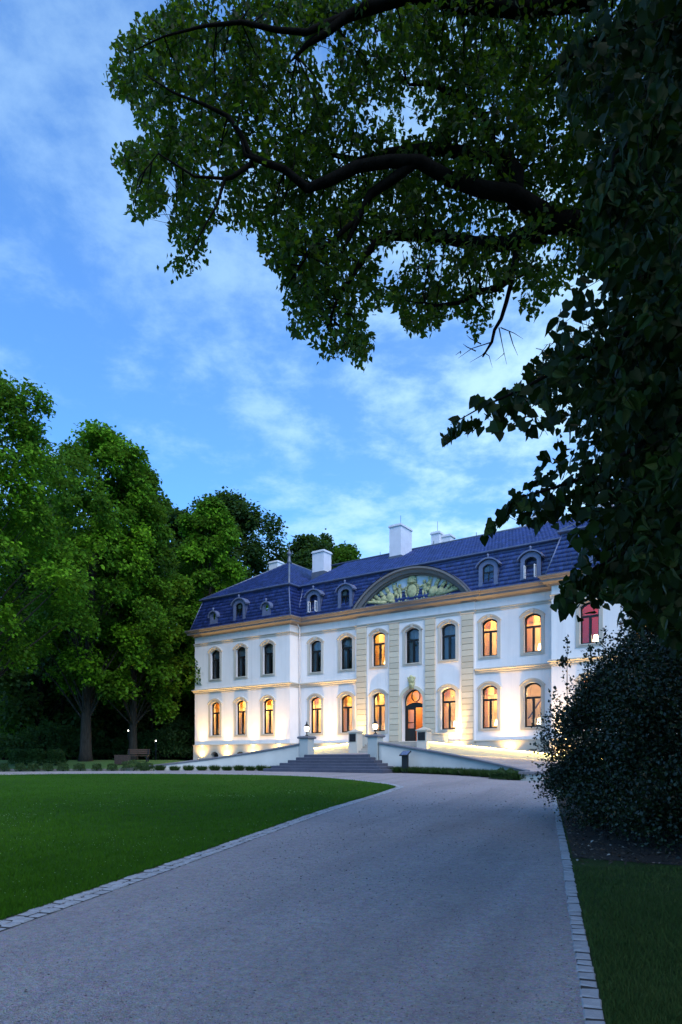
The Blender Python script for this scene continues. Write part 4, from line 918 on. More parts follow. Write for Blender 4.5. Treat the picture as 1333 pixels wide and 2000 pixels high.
# ================================================================== forecourt: ramps, walls, steps
S0 = 2.35 + .25
def fa(s): return max(0.0, abs(s - AX) - S0)
def d_out(s): return -8.5 - 4.5 * (fa(s) / 10)**2
def z_in(s): return 2.10 - .062 * fa(s)
def z_out(s): return 1.92 - .108 * fa(s)
court = empty('terrace', (HX, HY, 0), HR); court['kind'] = 'structure'
NS = 61; ss = np.linspace(AX - 13, AX + 13, NS); V = []; F = []
for s in ss:
    do = d_out(s) - (.0 if fa(s) > 0 else .25)
    for t in np.linspace(0, 1, 8): V.append((s, do + (-2.6 - do) * t, z_out(s) + (z_in(s) - z_out(s)) * t))
for i in range(NS - 1):
    for j in range(7): F.append((i * 8 + j, (i + 1) * 8 + j, (i + 1) * 8 + j + 1, i * 8 + j + 1))
o = MB().add(V, F).build('ramp_gravel', M['gravel'], court, fix=False)
mb = MB(); mb.quad(*[(s, -2.7, 1.55) for s in (-20, AX - 10)], (AX - 10, 1.2, 1.55), (-20, 1.2, 1.55)); mb.quad((AX + 10, -2.7, 1.5), (36, -2.7, 1.5), (36, 1.2, 1.5), (AX + 10, 1.2, 1.5)); mb.quad((AX - 10, -2.75, 1.9), (AX + 10, -2.75, 1.9), (AX + 10, .4, 1.9), (AX - 10, .4, 1.9)); mb.build('bed_by_house', M['gravel'], court, fix=False)

def pillar(parent, s, d, w_, z0, z1, capm):
    p = empty('pillar', (s, d, 0), parent=parent); MB().box(-w_/2, w_/2, -w_/2, w_/2, z0, z1 - .12).build('shaft', M['wallpaint'], p); h = w_ / 2 + .07
    MB().sweep([(-h, -h), (-h, h), (h, h), (h, -h)][::-1], [(0 - .3, z1 - .13), (0.0, z1 - .13), (.03, z1 - .09), (.03, z1 - .02), (-.02, z1), (-.3, z1 + .05)], closed=True).build('cap', capm, p)
    MB().box(-h + .02, h - .02, -h + .02, h - .02, z1 - .12, z1 + .02).build('cap', capm, p)
def outer_wall(sg, label):
    root = empty('retaining_wall', (HX, HY, 0), HR); props(root, label, 'garden wall')
    A_ = np.linspace(0, 9.6, 40); th = .42
    def row(a, d_off): s = AX + sg * (S0 + .10 + a); return s, -8.5 - 4.5 * (a / 10)**2 + d_off
    ztop = lambda a: 2.60 - .146 * a + .00 * a
    V = []; F = []; m = 4
    for a in A_:
        s, d = row(a, 0); zt = ztop(a) - .09; V += [(s, d - th/2, .5), (s, d - th/2, zt), (s, d + th/2, zt), (s, d + th/2, .5)]
    for i in range(len(A_) - 1):
        for j in range(3): F.append((i*m+j, (i+1)*m+j, (i+1)*m+j+1, i*m+j+1))
    F += [(0, 1, 2, 3), tuple((len(A_)-1)*m + j for j in range(4))]
    MB().add(V, F).build('wall', M['wallpaint'], root, True)
    # coping: separate slabs end to end
    ns = 9; ed = np.linspace(0, 9.6, ns + 1)
    for k in range(ns):
        V = []; F = []; aa = np.linspace(ed[k] + .006, ed[k+1] - .006, 6); w2 = th/2 + .06
        for a in aa:
            s, d = row(a, 0); z = ztop(a); V += [(s, d - w2, z - .09), (s, d - w2, z - .02), (s, d - w2 + .03, z), (s, d + w2 - .03, z), (s, d + w2, z - .02), (s, d + w2, z - .09)]
        for i in range(5):
            for j in range(6): F.append((i*6+j, (i+1)*6+j, (i+1)*6+(j+1) % 6, i*6+(j+1) % 6))
        F += [tuple(range(6)), tuple(range(30, 36))]
        MB().add(V, F).build('coping_slab', M['coping'], root)
    s, d = row(9.92, 0); blk = empty('end_block', (s, d, 0), parent=root); MB().box(-.40, .40, -.36, .36, .4, 1.04).build('shaft', M['wallpaint'], blk); MB().bbox(-.46, .46, -.42, .42, 1.04, 1.15, .02).build('cap', M['coping'], blk)
    pillar(root, AX + sg * 2.35, -8.5, .60, 1.2, 2.98, M['coping'])
outer_wall(-1, 'curving pale garden wall with dark coping rising from the left to the stone steps')
outer_wall(1, 'curving pale garden wall with dark coping sloping down to the right of the steps')

def inner_wall(sg, label):
    root = empty('lit_parapet', (HX, HY, 0), HR); props(root, label, 'parapet'); A_ = np.linspace(0, 11, 12); V = []; V2 = []; V3 = []
    zt = lambda a: 2.78 - .104 * a; d0, d1 = -3.12, -2.80
    sx = lambda a: AX + sg * (2.85 + a)
    for a in A_: V += [(sx(a), d0, 1.0), (sx(a), d0, zt(a) - .07), (sx(a), d1, zt(a) - .07), (sx(a), d1, 1.0)]
    F = [(i*4+j, i*4+4+j, i*4+5+j, i*4+1+j) for i in range(11) for j in range(3)]
    MB().add(V, F).build('wall', M['wallpaint'], root)
    cw = MB(); V = []
    for a in A_: V += [(sx(a), d0 - .12, zt(a) - .06), (sx(a), d0 - .12, zt(a)), (sx(a), d1 + .08, zt(a)), (sx(a), d1 + .08, zt(a) - .06)]
    cw.add(V, [(i*4+j, i*4+4+j, i*4+4+(j+1) % 4, i*4+(j+1) % 4) for i in range(11) for j in range(4)] + [(0, 1, 2, 3), (44, 45, 46, 47)]); cw.build('coping', M['plinth'], root)
    V = []
    for a in A_: V += [(sx(a), d0 - .085, zt(a) - .072), (sx(a), d0 - .045, zt(a) - .072), (sx(a), d0 - .045, zt(a) - .062), (sx(a), d0 - .085, zt(a) - .062)]
    MB().add(V, [(i*4+j, i*4+4+j, i*4+4+(j+1) % 4, i*4+(j+1) % 4) for i in range(11) for j in range(4)]).build('led_strip', M['led'], root)
    p = empty('pier', (AX + sg * 2.5, -3.15, 0), parent=root); w_ = .33
    MB().box(-w_, w_, -w_, w_, 1.6, 3.38).build('shaft', M['surround'], p); c = MB(); c.box(-w_ - .06, w_ + .06, -w_ - .06, w_ + .06, 3.38, 3.45); h = w_ + .05; c.add([(-h, -h, 3.45), (h, -h, 3.45), (h, h, 3.45), (-h, h, 3.45), (0, 0, 3.64)], [(0, 1, 4), (1, 2, 4), (2, 3, 4), (3, 0, 4)]); c.build('cap', M['plinth'], p)
    MB().box(-.24, .24, -w_ - .03, -w_ - .003, 2.80, 3.30).build('plaque', M['black'], p)
    MB().box(AX + sg * 2.5 - .17, AX + sg * 2.5 + .17, -2.80, -.22, 1.6, 3.22).build('stair_wall', M['wallpaint'], root); MB().box(AX + sg * 2.5 - .22, AX + sg * 2.5 + .22, -2.80, -.21, 3.223, 3.31).build('coping', M['plinth'], root)
inner_wall(-1, 'sloping parapet with glowing strip light left of the entrance stair')
inner_wall(1, 'sloping parapet with glowing strip light right of the entrance stair')
# wide front steps, mitred round three sides
stp = empty('stone_steps', (HX, HY, 0), HR); props(stp, 'wide flight of blue-grey stone steps up to the terrace between two pillars', 'steps')
n = 6; rz = (1.93 - .98) / n
for i in range(n):
    e = .36 * i; f_ = .30 * i; z1 = 1.93 - rz * i; MB().bbox(AX - 2.2 - e, AX + 2.2 + e, -8.95 - f_, -8.1 - (.0 if i == 0 else .1 * i * 0), .5 + .01 * i, z1, .025).build('step', M['step'], stp) if i == 0 else \
        MB().bbox(AX - 2.2 - e, AX + 2.2 + e, -8.95 - f_, -8.55, .5 - .01 * i, z1, .025).build('step', M['step'], stp)
est = empty('entrance_steps', (HX, HY, 0), HR); props(est, 'short pale stone stair climbing to the open front door', 'steps')
n = 5; rz = (ZP - .07 - 2.10) / n
for i in range(n): MB().bbox(AX - 2.32, AX + 2.32, -3.3 + .32 * i, -3.3 + .32 * (i + 1) if i < n - 1 else DR - .02, 1.6, 2.10 + rz * (i + 1), .012).build('step', M['entstep'], est)

# lanterns on the outer pillars
def lantern(s, label):
    o = empty('lantern', hw(s, -8.5, 3.03), HR); props(o, label, 'lantern', 'lanterns on the gate pillars')
    MB().lathe([(.10, 0), (.10, .03), (.04, .06), (.03, .16), (.05, .20), (.09, .24)], n=8).build('base', M['black'], o, True)
    MB().lathe([(.07, .24), (.14, .36), (.15, .46), (.12, .54)], n=10).build('globe', M['globe'], o, True)
    MB().lathe([(.17, .54), (.12, .60), (.06, .68), (.03, .72), (.035, .76), (.005, .86)], n=8).build('hood', M['black'], o, True)
lantern(AX - 2.35, 'small black lantern with glowing globe on the left gate pillar'); lantern(AX + 2.35, 'small black lantern with glowing globe on the right gate pillar')
# information stand
p = Vector((3.28, 34.9, Gf(3.28, 34.9))); o = empty('information_stand', p, HR); props(o, 'dark metal information stand with slanted panel beside the steps', 'sign')
MB().box(-.17, .17, -.06, .06, 0, .92).build('post', M['black'], o); MB().add([(-.24, -.20, .88), (.24, -.20, .88), (.24, .20, 1.10), (-.24, .20, 1.10), (-.24, -.20, .93), (.24, -.20, .93), (.24, .20, 1.15), (-.24, .20, 1.15)], [(0, 3, 2, 1), (4, 5, 6, 7), (0, 1, 5, 4), (1, 2, 6, 5), (2, 3, 7, 6), (3, 0, 4, 7)]).build('desk', M['black'], o)
MB().quad((-.21, -.17, .951), (.21, -.17, .951), (.21, .17, 1.138), (-.21, .17, 1.138)).build('printed_panel', M['screen'], o)

# ground uplights between the windows, each a real fixture with its beam
def uplight(s, d, z, watt, label, tilt=5, size=46):
    o = empty('ground_uplight', hw(s, d, z), HR); props(o, label, 'spotlight', 'uplights along the foot of the house')
    MB().lathe([(.11, 0), (.12, .06), (.10, .10)], n=10).build('housing', M['black'], o, True); MB().lathe([(.085, .095), (.06, .104)], n=10).build('lens', M['spotglow'], o)
    L = bpy.data.lights.new('uplight_beam', 'SPOT'); L.energy = watt; L.color = (1, .60, .20); L.spot_size = R(size); L.spot_blend = 1.0; L.shadow_soft_size = .05
    b = bpy.data.objects.new('uplight_beam', L); COL.objects.link(b); b.parent = o; b.location = (0, 0, .13); b.rotation_euler = (R(180 - tilt), 0, 0)
    L2 = L.copy(); L2.energy = watt * .15; L2.spot_size = R(130); b2 = bpy.data.objects.new('uplight_spill', L2); COL.objects.link(b2); b2.parent = o; b2.location = (0, 0, .13); b2.rotation_euler = (R(180 - 20), 0, 0)
gaps = [('left corner of the house', -10.55, DW), ('first and second windows', -7.8, DW), ('second and third windows', -5.03, DW), ('inner corner of the left wing', -2.5, DW), ('two windows left of the pillared bay', 1.32, 0),
        ('leftmost pilaster', 4.07, DR - .1), ('pilaster just left of the door', 6.69, DR - .1), ('rightmost pilaster', 11.45, DR), ('two windows right of the pillared bay', 14.8, 0), ('corner of the right wing', 18.35, DW), ('first two windows of the right wing', 21.2, DW)]
for nm, s, d in gaps:
    hi = s in (4.07, 6.69, 11.45)
    uplight(s, d - .50, 2.15 if hi else (1.93 if -1.9 < s < 18 else 1.62), {6.69: 230, 11.45: 1150, 4.07: 900, 14.8: 950, 18.35: 950, 1.32: 900}.get(s, 800), 'small uplight at the wall foot, by the ' + nm)

# ================================================================== trees and shrubs on the left and behind the house
TALL = [(0, .55), (.12, .9), (.35, 1.0), (.6, .85), (.82, .6), (1, .22)]
ROUND = [(0, .5), (.2, .9), (.5, 1.0), (.75, .85), (.92, .5), (1, .2)]
SKIRT = [(0, 1.0), (.15, 1.0), (.4, .85), (.65, .68), (.85, .45), (1, .16)]
grp = 'tall trees left of the house'
park_tree('oak_tree', 'tall bright green oak cut by the left picture edge', 'tree', -20.5, 38, 23.4, TALL, 5.7, 'leaf_b', .17, 64, 13, 58, .78, .42, .28, 0, 11, grp)
park_tree('lime_tree', 'tall leafy tree with thick grey trunk rising behind the clipped shrubs', 'tree', -18.7, 50, 25.8, TALL, 5.1, 'leaf_b', .19, 64, 13, 56, .82, .40, .24, .4, 12, grp)
park_tree('lime_tree', 'tall tree with drooping skirt of leaves, second trunk from the house', 'tree', -16.3, 53.5, 24.8, SKIRT, 4.1, 'leaf_a', .20, 60, 13, 54, .82, .32, .17, 0, 13, grp)
park_tree('hornbeam_tree', 'narrow light green tree close to the left roof corner', 'tree', -12.3, 63, 25.6, TALL, 3.5, 'leaf_b', .22, 44, 13, 55, .95, .38, .22, 0, 14, grp)
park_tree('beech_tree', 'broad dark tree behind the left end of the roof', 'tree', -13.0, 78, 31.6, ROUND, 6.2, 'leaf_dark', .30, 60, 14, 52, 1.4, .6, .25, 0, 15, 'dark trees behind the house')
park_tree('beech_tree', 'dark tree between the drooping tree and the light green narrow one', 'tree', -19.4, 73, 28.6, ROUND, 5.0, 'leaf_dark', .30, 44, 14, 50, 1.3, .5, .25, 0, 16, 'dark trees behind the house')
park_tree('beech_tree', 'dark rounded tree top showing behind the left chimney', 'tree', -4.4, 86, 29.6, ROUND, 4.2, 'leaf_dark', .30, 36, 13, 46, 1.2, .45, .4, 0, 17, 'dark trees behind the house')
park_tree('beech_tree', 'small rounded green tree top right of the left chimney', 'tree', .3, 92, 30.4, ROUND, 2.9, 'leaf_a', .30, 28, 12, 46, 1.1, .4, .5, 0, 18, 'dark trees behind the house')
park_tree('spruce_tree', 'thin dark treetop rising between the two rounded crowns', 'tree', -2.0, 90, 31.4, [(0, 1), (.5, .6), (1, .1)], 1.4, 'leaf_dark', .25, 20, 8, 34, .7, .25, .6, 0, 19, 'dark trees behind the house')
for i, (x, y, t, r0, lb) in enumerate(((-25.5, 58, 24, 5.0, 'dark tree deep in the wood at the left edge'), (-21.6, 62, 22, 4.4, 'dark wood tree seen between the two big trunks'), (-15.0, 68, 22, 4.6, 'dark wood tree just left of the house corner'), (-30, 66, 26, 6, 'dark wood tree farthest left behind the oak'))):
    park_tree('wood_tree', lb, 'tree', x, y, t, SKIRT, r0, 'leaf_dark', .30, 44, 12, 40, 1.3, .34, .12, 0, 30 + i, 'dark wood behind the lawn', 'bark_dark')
rng = np.random.default_rng(50)
# thin trunks in the gloom
for i, (px, Y, r_) in enumerate(((205, 60, .16), (232, 62, .20), (296, 60, .15), (330, 64, .18), (120, 58, .16), (86, 61, .2), (40, 60, .18))):
    X = (px - 666.5) / 1333 * Y; z = Gf(X, Y); o = empty('bare_trunk', (X, Y, z)); t_ = MB().tube([(0, 0, -.3), (.05, 0, .5), (.1 * (-1)**i, .1, 6), (.3 * (-1)**i, 0, 13)], [r_ * 1.4, r_, r_ * .8, r_ * .5], 7); t_.build('trunk', M['bark_dark'], o, True)
    props(o, 'thin dark bare trunk in the shade of the wood, ' + ('second', 'third', 'sixth', 'last', 'fourth', 'fifth', 'first')[i] + ' by its place from the left' if False else ['slim shaded trunk just right of the thickest grey trunk', 'shaded trunk midway between the two big grey trunks', 'slim shaded trunk just right of the second big trunk', 'shaded trunk nearest the left corner of the house', 'slim shaded trunk left of the thickest grey trunk', 'shaded trunk above the round shrubs', 'shaded trunk nearest the left picture edge'][i], 'tree trunk', 'bare trunks in the wood')
    P, D, N, rs = sprays_to_leaves(np.array([(0, 0, 12.0), (.6, 0, 11), (-.5, .3, 13)]), rdir(3), 1.0, 60, .3); leaf_mesh('crown', P, D, N, .3, .1, M['leaf_dark'], o, rnd=rs)
# woodland wall closing the view: one mass
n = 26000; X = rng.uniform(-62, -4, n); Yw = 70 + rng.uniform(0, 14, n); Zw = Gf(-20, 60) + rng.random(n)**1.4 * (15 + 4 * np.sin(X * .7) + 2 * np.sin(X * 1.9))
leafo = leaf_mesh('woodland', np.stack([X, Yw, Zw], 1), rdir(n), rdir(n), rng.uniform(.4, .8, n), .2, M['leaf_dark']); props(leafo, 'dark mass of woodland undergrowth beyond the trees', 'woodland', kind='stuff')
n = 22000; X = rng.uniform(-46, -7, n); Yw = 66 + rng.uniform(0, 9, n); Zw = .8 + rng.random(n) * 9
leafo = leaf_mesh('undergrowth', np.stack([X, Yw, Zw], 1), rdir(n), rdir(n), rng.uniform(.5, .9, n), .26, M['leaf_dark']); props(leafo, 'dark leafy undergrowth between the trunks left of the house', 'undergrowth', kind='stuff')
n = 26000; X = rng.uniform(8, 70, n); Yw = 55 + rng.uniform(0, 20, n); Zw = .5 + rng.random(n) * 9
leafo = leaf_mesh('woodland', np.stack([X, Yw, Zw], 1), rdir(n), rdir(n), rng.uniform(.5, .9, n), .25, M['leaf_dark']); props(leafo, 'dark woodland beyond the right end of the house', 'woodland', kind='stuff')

def bush(name, label, cat, c, r_, leaf, L, n, group=None, shell=.55, stems=True, droop=0):
    z = Gf(c[0], c[1]); o = empty(name, (c[0], c[1], z)); props(o, label, cat, group); rx, ry, rz = r_
    O = rdir(n); O[:, 2] = np.abs(O[:, 2]) * 1.0 - .25 * (rng.random(n) < .4); O = unit(O); q = rng.uniform(shell, 1.0, n)**.6
    lump = 1 + .16 * np.sin(O[:, 0] * 6.1 + c[0]) * np.sin(O[:, 1] * 5.3 + 1) + .12 * np.sin(O[:, 2] * 9 + c[1])
    P = O * (q * lump)[:, None] * np.array([rx, ry, rz]); P[:, 2] += rz * .30; P = P[P[:, 2] > .02]; m = len(P); O = unit(P)
    D = unit(O * .8 + rdir(m) * .8 + np.array([0, 0, -droop])); N = unit(O + rdir(m) * .6); LL = L * rng.uniform(.6, 1.25, m)
    leaf_mesh('foliage', P, D, N, LL, LL * .33, M[leaf], o)['kind'] = 'stuff'
    if stems:
        mb = MB()
        for _ in range(6):
            a = random.uniform(0, 6.28); mb.tube([(.1 * math.cos(a) * rx, .1 * math.sin(a) * ry, -.05), (.45 * math.cos(a) * rx, .45 * math.sin(a) * ry, rz * .7)], [max(.012, rx * .03), .008], 5)
        mb.build('stem', M['bark_dark'], o)
    return o
# dark shrubs under the trees (bases as in the photo)
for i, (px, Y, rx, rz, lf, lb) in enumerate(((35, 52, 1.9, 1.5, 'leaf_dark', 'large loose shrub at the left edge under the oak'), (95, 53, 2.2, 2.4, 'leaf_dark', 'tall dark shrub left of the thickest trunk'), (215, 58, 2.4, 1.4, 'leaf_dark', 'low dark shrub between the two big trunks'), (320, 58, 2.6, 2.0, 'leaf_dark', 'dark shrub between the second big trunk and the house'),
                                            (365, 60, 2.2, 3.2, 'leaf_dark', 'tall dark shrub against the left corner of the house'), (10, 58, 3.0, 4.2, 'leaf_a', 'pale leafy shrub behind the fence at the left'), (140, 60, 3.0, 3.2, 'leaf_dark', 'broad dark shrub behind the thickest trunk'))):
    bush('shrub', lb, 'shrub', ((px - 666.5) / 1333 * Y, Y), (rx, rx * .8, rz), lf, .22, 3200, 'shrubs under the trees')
for i, (px, lb) in enumerate(((38, 'rounded dark shrub nearest the left edge behind the clipped row'), (72, 'rounded dark shrub in the middle of three behind the clipped row'), (110, 'rounded dark shrub nearest the thickest trunk of three'))):
    Y = 46.5; bush('round_shrub', lb, 'shrub', ((px - 666.5) / 1333 * Y, Y), (.62, .6, .85), 'leaf_dark', .12, 2600, 'round shrubs behind the clipped row')
# clipped low shrubs along the far side of the drive
lb8 = ['clipped shrub at the left picture edge beside the drive', 'second clipped shrub of the row from the left edge', 'third clipped shrub of the row from the left edge', 'fourth clipped shrub of the row from the left edge', 'fifth clipped shrub of the row from the left edge', 'sixth clipped shrub of the row, two from the wall end', 'clipped shrub of the row nearest the low wall end']
for i, px in enumerate((8, 40, 66, 94, 124, 156, 190, 220)):
    Y = 39.3 + px * .004; bush('clipped_shrub', (lb8 + ['clipped shrub touching the low end of the garden wall'])[i], 'shrub', ((px - 666.5) / 1333 * Y, Y), (.27 + .03 * (i % 3), .27, .36), 'box', .055, 1500, 'clipped shrubs beside the drive', .7)
MB().add([(x, y, Gf(x, y) + z) for x, y, z in ((-24, 39.0, .0), (-12.9, 40.7, .0), (-12.9, 40.85, .0), (-24, 39.15, .0), (-24, 39.0, .12), (-12.9, 40.7, .12), (-12.9, 40.85, .12), (-24, 39.15, .12))], [(0, 3, 2, 1), (4, 5, 6, 7), (0, 1, 5, 4), (1, 2, 6, 5), (2, 3, 7, 6), (3, 0, 4, 7)]).build('stone_edging', M['coping'])['kind'] = 'structure'
# box balls by the two wall ends
for px, py, Y, r_, lb in ((259, 0, 40.4, .62, 'large clipped box bush at the left end of the garden wall'), (284, 0, 40.2, .50, 'clipped box ball right of the large box bush at the wall end'),
                          (978, 0, 28.6, .42, 'clipped box ball left of its neighbour at the right wall end'), (996, 0, 28.1, .42, 'clipped box ball nearest the right wall block')):
    bush('box_bush', lb, 'shrub', ((px - 666.5) / 1333 * Y, Y), (r_, r_ * .9, r_ * .82), 'box', .045, 4200, 'box bushes at the wall ends', .75)
# tufts along the walls
lbt = 'dark lavender tuft below the left garden wall, number %s from the box ball'
words_ = 'one two three four five six seven eight nine ten eleven twelve'.split()
def tuft(name, label, x, y, h, w_, n, group, mat='box'):
    o = empty(name, (x, y, Gf(x, y))); props(o, label, 'plant', group); a = rng.uniform(0, 6.28, n); q = rng.random(n)**.5
    P = np.stack([np.cos(a) * q * w_ * .5, np.sin(a) * q * w_ * .5, np.zeros(n)], 1); D = np.stack([np.cos(a) * q * .7, np.sin(a) * q * .7, np.ones(n)], 1) + rng.normal(0, .2, (n, 3)); L = h * rng.uniform(.6, 1.1, n)
    leaf_mesh('foliage', P, unit(D), rdir(n), L, .014, M[mat], o, 0)['kind'] = 'stuff'
for i in range(12):
    a = 9.0 - i * .72; s = AX - (S0 + .1 + a); d = -8.5 - 4.5 * (a / 10)**2 - .42; p = hw(s, d, 0); tuft('lavender_plant', lbt % words_[i], p.x, p.y, .34 + .05 * (i % 2), .40, 420, 'lavender tufts along the left wall')
for i in range(13):
    a = 1.5 + i * .66; s = AX + (S0 + .1 + a); d = -8.5 - 4.5 * (a / 10)**2 - .45; p = hw(s, d, 0)
    tuft('grass_plant', 'low grassy plant below the right garden wall, number %s from the information stand' % (words_ + ['thirteen'])[i], p.x, p.y, .38, .75, 700, 'grassy plants along the right wall')
# bench and planter under the trees, path lamps
p = ((240 - 666.5) / 1333 * 47, 47); o = empty('planter_box', (*p, Gf(*p))); props(o, 'brown brick planter box on the grass behind the wall end', 'planter')
for r_ in range(5):
    for k in range(3): MB().box(-.48 + k * .32 + (r_ % 2) * .02, -.48 + k * .32 + .305, -.3, .3, r_ * .13, r_ * .13 + .118).build('brick', M['brickred'] if 'brickred' in M else M.setdefault('brickred', m_plain('brown_brick', (.045, .03, .024), .9, .3, 9, .4)), o)
MB().box(-.47, .47, -.29, .29, .0, .62).build('core', M['joint'], o)
p = ((268 - 666.5) / 1333 * 49, 49); o = empty('park_bench', (*p, Gf(*p))); props(o, 'weathered wooden park bench beneath the second big tree', 'bench')
for k in range(3): MB().box(-.8, .8, -.05 + k * .16, .08 + k * .16, .42, .46).build('seat_slat', M['wood'], o)
for k in range(3): MB().box(-.8, .8, .44 + k * .03, .47 + k * .03, .56 + k * .13, .66 + k * .13).build('back_slat', M['wood'], o)
for x in (-.7, .7): MB().box(x - .04, x + .04, -.04, .02, 0, .42).build('leg', M['black'], o); MB().box(x - .04, x + .04, .38, .44, 0, .9).build('leg', M['black'], o)
for px, py, Y, lb in ((198, 1418, 60, 'tiny glowing lamp in the wood between the two big trunks'), (251, 1427, 58, 'tiny glowing lamp just left of the second big trunk'), (305, 1447, 56, 'tiny glowing lamp in the shade left of the house corner')):
    q = PX(px, py, Y); g = Gf(q.x, q.y); o = empty('path_lamp', (q.x, q.y, g)); props(o, lb, 'lamp', 'lamps in the wood')
    MB().tube([(0, 0, 0), (0, 0, q.z - g - .08)], .04, 6).build('post', M['black'], o); MB().blob((0, 0, q.z - g), .055, 8, 5).build('globe', M['pathglow'], o, True); MB().lathe([(.14, 0), (.02, .10)], (0, 0, q.z - g + .09), 8).build('cap', M['black'], o)

# ================================================================== foreground: big shrub, overhanging elm, linden
rng = np.random.default_rng(91)
sh = empty('holly_bush', (6.1, 12.2, Gf(6.1, 12.2))); props(sh, 'large dark glossy evergreen bush right of the drive', 'bush'); o3 = np.array([6.1, 12.2, Gf(6.1, 12.2)])
def ell_leaves(c, r_, n, L, per=14, spr=.22):
    m = n // per; O = rdir(m); O[:, 2] = np.where(rng.random(m) < .65, np.abs(O[:, 2]), O[:, 2]); lump = 1 + .15 * np.sin(O[:, 0] * 7 + c[1]) * np.cos(O[:, 2] * 6) + .12 * np.sin(O[:, 1] * 9 + 2) + rng.normal(0, .06, m)
    C = np.array(c) + O * (np.array(r_) * (rng.uniform(.62, 1.0, m)**.5 * lump)[:, None]); C = C[C[:, 2] > G(C[:, 0], C[:, 1]) + .08]; m = len(C); OO = unit((C - np.array(c)) / np.array(r_)**2)
    Cc = np.repeat(C, per, 0); Oo = np.repeat(OO, per, 0); k = len(Cc); P = Cc + rng.normal(0, spr * .5, (k, 3)); D = unit(Oo * .9 + rdir(k) * .9 + np.array([0, 0, .25])); N = unit(Oo * .7 + rdir(k) * .8 + np.array([0, 0, .4])); return P, D, N
parts_ = [ell_leaves((6.25, 13.2, 1.75), (2.05, 2.5, 2.0), 44000, .06), ell_leaves((6.5, 10.9, 1.5), (2.05, 2.2, 2.1), 52000, .055), ell_leaves((5.05, 13.4, 1.0), (.85, 1.6, .85), 15000, .06), ell_leaves((8.8, 10.5, 2.0), (2.4, 2.4, 2.8), 16000, .06), ell_leaves((5.4, 12.6, 2.9), (.75, .9, .75), 5000, .055), ell_leaves((6.9, 12.5, 3.4), (1.1, 1.1, .9), 7000, .055), ell_leaves((6.3, 9.9, .8), (2.0, 1.5, .85), 26000, .06), ell_leaves((5.0, 11.6, .7), (.9, 1.6, .7), 9000, .06), ell_leaves((8.0, 12, 4.0), (1.9, 1.6, 1.5), 15000, .06), ell_leaves((6.1, 12.6, 3.55), (.95, .9, .75), 7000, .055), ell_leaves((5.3, 12.9, 2.3), (.95, 1.0, 1.0), 8000, .055)]
P = np.concatenate([p[0] for p in parts_]); D = np.concatenate([p[1] for p in parts_]); N = np.concatenate([p[2] for p in parts_])
# upright shoots
for px, py0, py1, Y in ((1106, 1340, 1242, 12.5), (1083, 1400, 1345, 12.5), (1180, 1290, 1225, 12), (1215, 1270, 1200, 12), (1250, 1260, 1205, 11.5), (1078, 1520, 1500, 13), (1100, 1300, 1285, 12.5), (1150, 1300, 1262, 12)):
    k = 60; t = rng.random(k); q = PXa(px + rng.normal(0, 7, k) * (1 - .6 * t), py0 + (py1 - py0) * t, np.full(k, Y)); P = np.vstack([P, q]); D = np.vstack([D, unit(rdir(k) + np.array([0, 0, .7]))]); N = np.vstack([N, rdir(k)])
n = len(P); LL = rng.uniform(.04, .078, n); leaf_mesh('foliage', P - o3, D, N, LL, LL * .36, M['leaf_holly'], sh)['kind'] = 'stuff'
mb = MB()
for i in range(26):
    a = random.uniform(0, 6.28); q = random.uniform(.2, .9); b0 = Vector((random.uniform(-.7, .9), random.uniform(-1.4, 1.4), 0)); mb.tube([b0 + Vector((0, 0, -.1)), b0 * 1.1 + Vector((.4 * math.cos(a), .4 * math.sin(a), 1.0)), b0 * 1.2 + Vector((1.0 * math.cos(a) * q, 1.2 * math.sin(a) * q, 2.6))], [.045, .03, .01], 6)
mb.tube([(0, 0, 2.2)] + [tuple(PX(1108, y, 12.5) - Vector(o3)) for y in (1420, 1330, 1245)], [.012, .01, .008, .004], 5)
mb.build('stem', M['bark_dark'], sh, True)
# leaf litter on the bed
X = rng.uniform(2.6, 7, 5200); Y = rng.uniform(8.5, 15, 5200); k = (X > kr_x(Y) + .18) & (X < kr_x(Y) + 2.4) & (Y > 8.6 + .15 * rng.normal(size=5200)) & (rng.random(5200) < .5); X, Y = X[k], Y[k]; n = len(X)
lit = leaf_mesh('leaf_litter', np.stack([X, Y, G(X, Y) + rng.uniform(.018, .05, n)], 1), unit(rdir(n) * np.array([1, 1, .3])), unit(rdir(n) * .5 + np.array([0, 0, 1.])), rng.uniform(.03, .08, n), .02, M['litter']); props(lit, 'dry fallen leaves under the glossy bush', 'leaf litter', kind='stuff')

